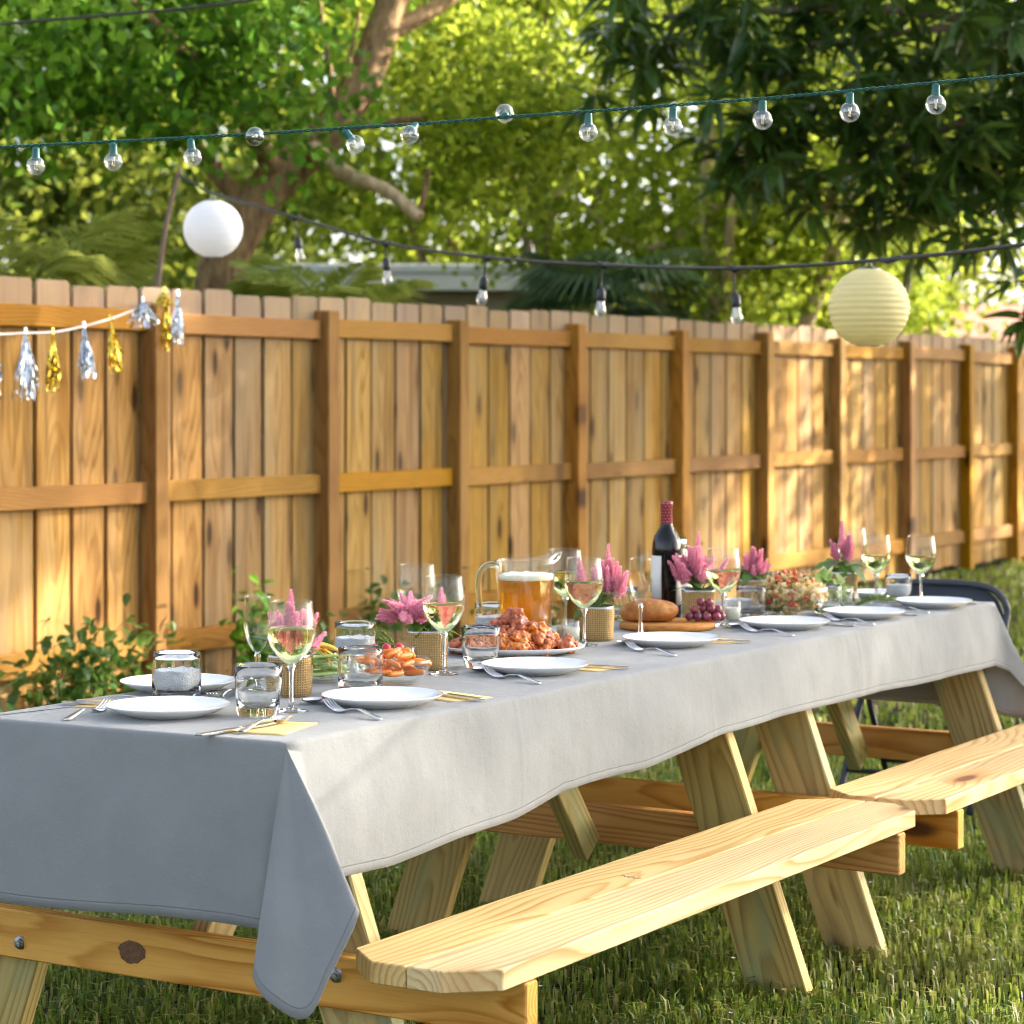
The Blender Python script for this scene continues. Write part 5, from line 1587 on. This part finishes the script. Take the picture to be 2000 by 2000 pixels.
    st.add(*tube(smooth_path([(-.06, .01, .05), (-.045, .01, .035), (-.02, .005, .022), (.03, 0, .016)], 4), .0016, 6))
    for i, (x, y, z) in enumerate(((-.040, -.012, .012), (-.018, -.014, .012), (.006, -.013, .012), (.030, -.010, .012), (-.030, .012, .012), (-.004, .012, .012), (.022, .014, .012), (.042, .010, .012), (-.028, -.004, .031), (-.006, 0, .033), (.018, -.002, .032), (.036, .002, .030), (-.012, -.002, .050), (.014, .004, .049))):
        p = Vector((x, y, z))
        ob('grape', gm, g, p + Vector((rr.uniform(-.002, .002),) * 2 + (0,)), (rr.random() * 3, rr.random() * 3, 0), rr.uniform(.9, 1.08))
        st.add(*tube([p + Vector((0, 0, .008)), Vector((x * .8, y * .4 + .004, .024 + .2 * z))], .0009, 5))
    ob('stem', st.mesh('stem', 'stem'), g)
    # pasta salad
    bowl('glass_bowl', 'clear glass bowl of pasta salad', 5.805, 2.665, .104, .082)
    pst = MB()
    def fus(M, L=.032, W=.0062, turns=2.2):
        n = 14; V, F = [], []
        for i in range(n + 1):
            a = turns * 2 * PI * i / n; x = L * (i / n - .5)
            V += [(x, W * math.cos(a), W * math.sin(a)), (x, 0, 0), (x, -W * math.cos(a), -W * math.sin(a))]
        for i in range(n): F += [(i * 3, i * 3 + 3, i * 3 + 4, i * 3 + 1), (i * 3 + 1, i * 3 + 4, i * 3 + 5, i * 3 + 2)]
        pst.add(xf(V, M), F)
    def heap(cx, cy, r, h, dome, n):
        for _ in range(n):
            a = rr.uniform(0, 6.28); q = math.sqrt(rr.random()); z = rr.random()
            rad = r * (.62 + .36 * min(1, z * 1.6))
            top = h + dome * (1 - q * q)
            yield Vector((q * rad * math.cos(a), q * rad * math.sin(a), .012 + (top - .012) * z ** .7))
    for p in heap(0, 0, .097, .068, .052, 420):
        fus(Matrix.Translation(p) @ Matrix.Rotation(rr.uniform(0, 6.3), 4, 'Z') @ Matrix.Rotation(rr.uniform(-.6, .6), 4, 'Y') @ Matrix.Rotation(rr.uniform(0, 6), 4, 'X'))
    ps = tag(ob('pasta_salad', pst.mesh('pasta_salad', 'pasta', False), None, (5.805, 2.665, TT)), 'twisted pasta salad heaped in the glass bowl', 'pasta salad', kind='stuff')
    tm = blob('tomato_piece', 'tomato', (.009, .007, .005), 2, .3, 60, 2); om = blob('olive_piece', 'olive', (.006, .006, .004), 2, .2, 60, 3)
    for i in range(60):
        a = rr.uniform(0, 6.28); q = rr.uniform(.2, .98); z = rr.uniform(.02, .07)
        if i % 2: p = Vector((.094 * math.cos(a) * (.75 + .25 * z / .07), .094 * math.sin(a) * (.75 + .25 * z / .07), z))
        else: p = Vector((.08 * q * math.cos(a), .08 * q * math.sin(a), .074 + .050 * (1 - q * q)))
        ob('tomato_piece' if i % 3 else 'olive_piece', tm if i % 3 else om, ps, p, (rr.random() * 6, rr.random() * 6, 0), rr.uniform(.7, 1.2))
    # ramekin
    t = thing('ramekin', 'small white ramekin of red dip left of the pasta salad', 'ramekin', (5.730, 2.783, TT), 0)
    V, F = lathe([(.0003, 0), (.034, 0), (.036, .003), (.039, .045), (.0385, .047), (.0365, .046), (.034, .01), (.0003, .009)], 48); ob('dish', me('dish', V, F, 'china'), t)
    V, F = lathe([(.0003, .0415), (.0365, .040), (.0360, .030), (.0003, .029)], 40); V = [(x, y, z + .004 * mnoise.noise(Vector((x, y, z)) * 90)) for x, y, z in V]; ob('dip', me('dip', V, F, 'dip'), t)
    # green salad and a small bowl
    bowl('glass_bowl', 'clear glass bowl of green salad', 6.093, 2.698, .080, .055)
    sl = MB()
    for p in heap(0, 0, .074, .050, .040, 150):
        V, F = leaf_vf(rr.uniform(.025, .045), rr.uniform(.02, .034), .5, rr.uniform(-.3, .5), 4)
        V = [(x, y, z + .004 * mnoise.noise(Vector((x, y, 0)) * 120 + p * 50)) for x, y, z in V]
        sl.add(xf(V, Matrix.Translation(p) @ Matrix.Rotation(rr.uniform(0, 6.3), 4, 'Z') @ Matrix.Rotation(rr.uniform(-1.2, .6), 4, 'Y')), F)
    tag(ob('green_salad', sl.mesh('green_salad', 'salad', False), None, (6.093, 2.698, TT)), 'pale green salad leaves heaped in the glass bowl', 'green salad', kind='stuff')
    bowl('glass_bowl', 'small empty glass bowl right of the green salad', 6.201, 2.613, .045, .04)

build_plates(); build_cutlery(); build_glasses(); build_flowers(); build_candles(); build_herbs(); build_pitcher(); build_bottle(); build_food()
for o in bpy.data.objects:
    if o.name not in _before and o.parent is None:
        o.scale = [q * ITEM_S for q in o.scale]

# ---------------------------------------------------------------- string lights, lanterns, garland
def build_green_string():
    t = thing('globe_string_lights', 'green wire string of clear globe bulbs above the table', 'string lights', (4.3, 2.6, 1.88), 0)
    o = Vector((4.3, 2.6, 1.88))
    W = [(3.40, 4.55, 1.86), (3.77, 3.75, 1.83), (3.84, 3.60, 1.834), (3.91, 3.46, 1.84), (4.00, 3.26, 1.848), (4.08, 3.08, 1.856), (4.16, 2.90, 1.866), (4.22, 2.78, 1.872), (4.29, 2.62, 1.883), (4.36, 2.46, 1.892), (4.435, 2.30, 1.903), (4.51, 2.13, 1.914), (4.583, 1.97, 1.927), (4.654, 1.815, 1.941), (4.726, 1.66, 1.955), (4.86, 1.36, 1.985), (5.1, .85, 2.04)]
    P = smooth_path([Vector(w) - o for w in W], 40)
    # two strands twisted round each other
    for ph in (0, PI):
        Q = []
        L = 0
        for i, p in enumerate(P):
            if i: L += (p - P[i - 1]).length
            d = (P[min(i + 1, len(P) - 1)] - P[max(0, i - 1)]).normalized()
            u = d.cross(Vector((0, 0, 1))).normalized(); v = u.cross(d)
            a = L / .030 * 2 * PI + ph
            Q.append(p + (u * math.cos(a) + v * math.sin(a)) * .0022)
        V, F = tube(Q, .0019, 6)
        ob('wire', me('wire', V, F, 'green_wire'), t)
    # bulbs
    V, F = lathe([(.0095, .0)] + [(.0205 * math.sin(a), -.0155 - .0205 * math.cos(a) + .0) for a in [PI - .48 - (PI - .48) * i / 18 for i in range(19)]], 36)
    V = [(x, y, z) for x, y, z in V]
    gm = me('bulb', V, F, 'glass_bulb')
    V, F = lathe([(.0003, .026), (.006, .026), (.0078, .023), (.0082, .019), (.0078, .018), (.0085, .015), (.0080, .013), (.0087, .010), (.0082, .008), (.0090, .004), (.0090, -.004), (.0003, -.005)], 20); sm = me('socket', V, F, 'socket')
    b = MB()
    for s in (-1, 1): b.add(*tube([(s * .003, 0, -.004), (s * .003, 0, -.018), (s * .006, 0, -.024)], .0006, 5))
    b.add(*tube([(-.006, 0, -.024), (-.002, 0, -.021), (.002, 0, -.025), (.006, 0, -.024)], .0005, 5))
    b.add(*lathe([(.0003, -.004), (.0042, -.004), (.0036, -.013), (.0003, -.014)], 12))
    fm = b.mesh('filament', 'filament')
    # (wire point, hang direction)
    hang = [((3.877, 3.525, 1.836), (.0, 0, -1), 1), ((3.947, 3.372, 1.843), (0, 0, -1), 1), ((4.017, 3.222, 1.850), (.03, -.12, -1), 1), ((4.078, 3.085, 1.856), (-.9, -.35, -.25), 1), ((4.152, 2.925, 1.864), (.25, -.55, -.8), 1), ((4.216, 2.785, 1.872), (-.75, -.1, -.6), 1),
            ((4.292, 2.616, 1.885), (.8, .5, .25), 1), ((4.364, 2.459, 1.892), (0, 0, -1), 1), ((4.436, 2.300, 1.902), (0, .02, -1), 1.02), ((4.511, 2.134, 1.913), (0, 0, -1), 1.03), ((4.583, 1.973, 1.926), (0, 0, -1), 1.04), ((4.654, 1.816, 1.940), (0, 0, -1), 1.05),
            ((3.73, 3.84, 1.832), (0, 0, -1), 1), ((4.79, 1.51, 1.968), (0, 0, -1), 1.05)]
    for p, d, s in hang:
        d = Vector(d).normalized()
        q = (-d).to_track_quat('Z', 'Y')
        c = Vector(p) - o + d * .027
        bl = ob('bulb', gm, t, c, q, .96 * s)
        ob('socket', sm, bl); ob('filament', fm, bl)
MAT['glass_bulb'] = thin_glass('bulb_glass', (.95, .95, .95), k=1.3, base=.14)

CABLE = [(8.335, 6.745, 2.277), (8.15, 6.50, 2.212), (7.94, 6.25, 2.150), (7.77, 5.71, 2.02), (7.60, 5.16, 1.89), (7.42, 4.60, 1.81), (7.25, 4.03, 1.758), (7.06, 3.44, 1.722), (6.90, 2.90, 1.722), (6.73, 2.36, 1.745), (6.65, 2.11, 1.78), (6.4, 1.4, 1.90), (6.0, .2, 2.2)]
def build_black_string():
    t = thing('cafe_string_lights', 'black cable string of pear shaped bulbs hung from the stick', 'string lights', (7.25, 4.03, 1.76), 0)
    o = Vector((7.25, 4.03, 1.76))
    P = smooth_path([Vector(w) - o for w in CABLE], 10)
    V, F = tube(P, .0058, 8); ob('cable', me('cable', V, F, 'black_wire'), t)
    V, F = lathe([(.0003, -.062), (.006, -.0615), (.012, -.059), (.0165, -.053), (.0185, -.045), (.018, -.037), (.015, -.025), (.0125, -.015), (.012, -.006)], 28); gm = me('bulb', V, F, 'glass_bulb')
    V, F = lathe([(.0003, .036), (.005, .036), (.0085, .031), (.0125, .028), (.0145, .022), (.0150, .004), (.0145, -.006), (.0125, -.010), (.0003, -.011)], 22); sm = me('socket', V, F, 'black_rubber')
    b = MB()
    for k in range(4): b.add(*tube([(.004 * math.cos(k * 1.57), .004 * math.sin(k * 1.57), -.010), (.006 * math.cos(k * 1.57 + .5), .006 * math.sin(k * 1.57 + .5), -.048)], .0008, 5))
    fm = b.mesh('filament', 'filament')
    for k, (p, e) in enumerate((((7.77, 5.71, 2.02), (7.76, 5.67, 1.84)), ((7.60, 5.16, 1.89), (7.60, 5.15, 1.73)), ((7.42, 4.60, 1.81), (7.43, 4.63, 1.64)), ((7.25, 4.03, 1.76), (7.25, 4.04, 1.58)), ((7.06, 3.44, 1.722), (7.06, 3.43, 1.54)), ((6.60, 1.95, 1.80), (6.60, 1.95, 1.64)))):
        p, e = Vector(p) - o, Vector(e) - o
        s = 1.06
        d = (e - p).normalized()
        q = (-d).to_track_quat('Z', 'Y')
        c = e - d * .062 * s
        bl = ob('bulb', gm, t, c, q, s)
        ob('socket', sm, bl); ob('filament', fm, bl)
        V, F = tube(smooth_path([p, p.lerp(c, .5) + Vector((.003, .004, 0)), c - d * .034 * s], 4), .0032, 6); ob('drop_wire', me('drop_wire', V, F, 'black_wire'), t)
        V, F = tube([p + Vector((.008, -.024, .003)), p + Vector((.002, -.004, -.006)), p + Vector((-.004, .020, .004))], [.008, .0105, .008], 8); ob('clip', me('clip', V, F, 'black_rubber'), t)
    V, F = tube([Vector((6.89, 2.865, 1.724)) - o, Vector((6.885, 2.84, 1.718)) - o, Vector((6.87, 2.79, 1.728)) - o], [.008, .011, .008], 8); ob('clip', me('clip', V, F, 'black_rubber'), t)

def lantern(name, label, c, d, mat, ribs, top, rib_d=.006):
    t = thing(name, label, 'paper lantern', c, 0, 'paper lanterns hung on the cable')
    r = d / 2
    n = ribs * 4
    a0 = .30
    prof = []
    for i in range(n + 1):
        a = a0 + (PI - 2 * a0) * i / n
        k = 1 - rib_d * (1 - abs(math.cos(PI * i / 4 )))  # sags between the rings
        prof.append((r * math.sin(a) * k, r * .97 * math.cos(a)))
    V, F = lathe(prof, 64)
    V = [(x * (1 + .004 * mnoise.noise(Vector((x, y, z)) * 30)), y * (1 + .004 * mnoise.noise(Vector((x, y, z)) * 30)), z) for x, y, z in V]
    ob('shade', me('shade', V, F, mat), t)
    for s in (1, -1):
        rr_ = r * math.sin(a0)
        V, F = tube([(rr_ * math.cos(a), rr_ * math.sin(a), s * r * .97 * math.cos(a0)) for a in [2 * PI * i / 24 for i in range(25)]], .0016, 6, False); ob('ring', me('ring', V, F, 'wire_hook'), t)
    zt = r * .97 * math.cos(a0)
    b = MB()
    ux, uy = RGT
    for s in (-1, 1):
        b.add(*tube(smooth_path([(s * r * .30 * ux, s * r * .30 * uy, zt), (s * .012 * ux, s * .012 * uy, zt + .008), (s * .007 * ux, s * .007 * uy, top - .014), (0, 0, top + .004)], 5), .0017, 6))
    ob('hook', b.mesh('hook', 'wire_hook'), t)
def build_lanterns():
    lantern('paper_lantern', 'smooth white paper lantern hanging left in front of the trunk', (7.94, 6.25, 2.003), .246, 'paper_white', 12, .150, .008)
    lantern('paper_lantern', 'pale yellow ribbed paper lantern hanging at the right over the fence', (6.905, 2.91, 1.580), .250, 'paper_yellow', 16, .146, .03)

def build_garland():
    s = thing('leaning_stick', 'bare brown stick rising above the first fence post', 'stick', (8.34, 6.87, 0), 0)
    P = smooth_path([(0.02, .01, 0), (0, .01, 1.0), (-.012, .0, 1.66), (-.018, -.03, 1.90), (-.012, -.07, 2.12), (.0, -.125, 2.31)], 6)
    rr = random.Random(3)
    V, F = tube(P, [.0135 * (1 - .25 * i / len(P)) * rr.uniform(.93, 1.07) for i in range(len(P))], 9); ob('shaft', me('shaft', V, F, 'stick'), s)
    t = thing('tassel_garland', 'silver and gold foil tassel garland tied to the fence post at left', 'garland', (7.38, 6.31, 1.62), 0)
    o = Vector((7.38, 6.31, 1.62))
    C = [(8.14, 6.695, 1.70), (7.96, 6.50, 1.722), (7.62, 6.37, 1.67), (7.38, 6.31, 1.62), (7.13, 6.24, 1.58), (6.89, 6.17, 1.552), (6.62, 6.07, 1.54), (6.33, 5.97, 1.53), (5.79, 5.75, 1.55), (5.2, 5.5, 1.65)]
    V, F = tube(smooth_path([Vector(c) - o for c in C], 8), .0046, 7); ob('cord', me('cord', V, F, 'cord'), t)
    def tassel(seed, L, mat, spread):
        r2 = random.Random(seed); b = MB()
        for i in range(60):
            a = r2.uniform(0, 6.28); sp = spread * r2.uniform(.2, 1); l = L * r2.uniform(.7, 1.08); w = r2.uniform(.004, .008)
            tw = r2.uniform(0, 6)
            pts = [Vector((0, 0, 0)), Vector((.35 * sp * math.cos(a), .35 * sp * math.sin(a), -l * .35)), Vector((.8 * sp * math.cos(a) + r2.uniform(-.006, .006), .8 * sp * math.sin(a), -l * .7)), Vector((sp * math.cos(a + r2.uniform(-.3, .3)), sp * math.sin(a), -l))]
            p = smooth_path(pts, 3)
            V, F = [], []
            for j, q in enumerate(p):
                an = tw + j * r2.uniform(.1, .9)
                sd = Vector((math.cos(an), math.sin(an), 0)) * w * .5
                V += [q - sd, q + sd]
            F = [(2 * j, 2 * j + 2, 2 * j + 3, 2 * j + 1) for j in range(len(p) - 1)]
            b.add(V, F)
        b.add(*tube([(0, 0, .016), (0, 0, -.008)], [.006, .008], 8))
        return b.mesh('tassel', mat, False)
    for k, (p, L, mat, sp, rot) in enumerate((((6.62, 6.07, 1.545), .235, 'silver', .055, 0), ((6.87, 6.165, 1.552), .215, 'gold', .03, 0), ((7.13, 6.24, 1.582), .20, 'silver', .038, .12), ((7.36, 6.305, 1.618), .205, 'gold', .032, .1), ((7.60, 6.34, 1.70), .11, 'silver', .07, 0), ((7.80, 6.38, 1.72), .21, 'gold', .03, .1), ((7.93, 6.43, 1.74), .20, 'silver', .03, 0), ((7.76, 6.36, 1.745), .07, 'gold', .05, 0), ((6.36, 5.98, 1.532), .22, 'silver', .04, 0), ((6.0, 5.84, 1.54), .22, 'gold', .04, 0))):
        ob('tassel', tassel(k + 1, L, mat, sp), t, Vector(p) - o, (rot, rot, k))
def build_cable():
    V, F = tube(smooth_path([(0, 0, 0), (.30, -.50, .05), (.46, -.76, .08), (.9, -1.5, .2)], 6), .006, 6)
    t = ob('overhead_cable', me('overhead_cable', V, F, 'black_wire'), None, (6.67, 6.36, 2.68))
    tag(t, 'thin overhead cable crossing the leaves in the top left corner', 'cable')
build_green_string(); build_black_string(); build_lanterns(); build_garland(); build_cable()
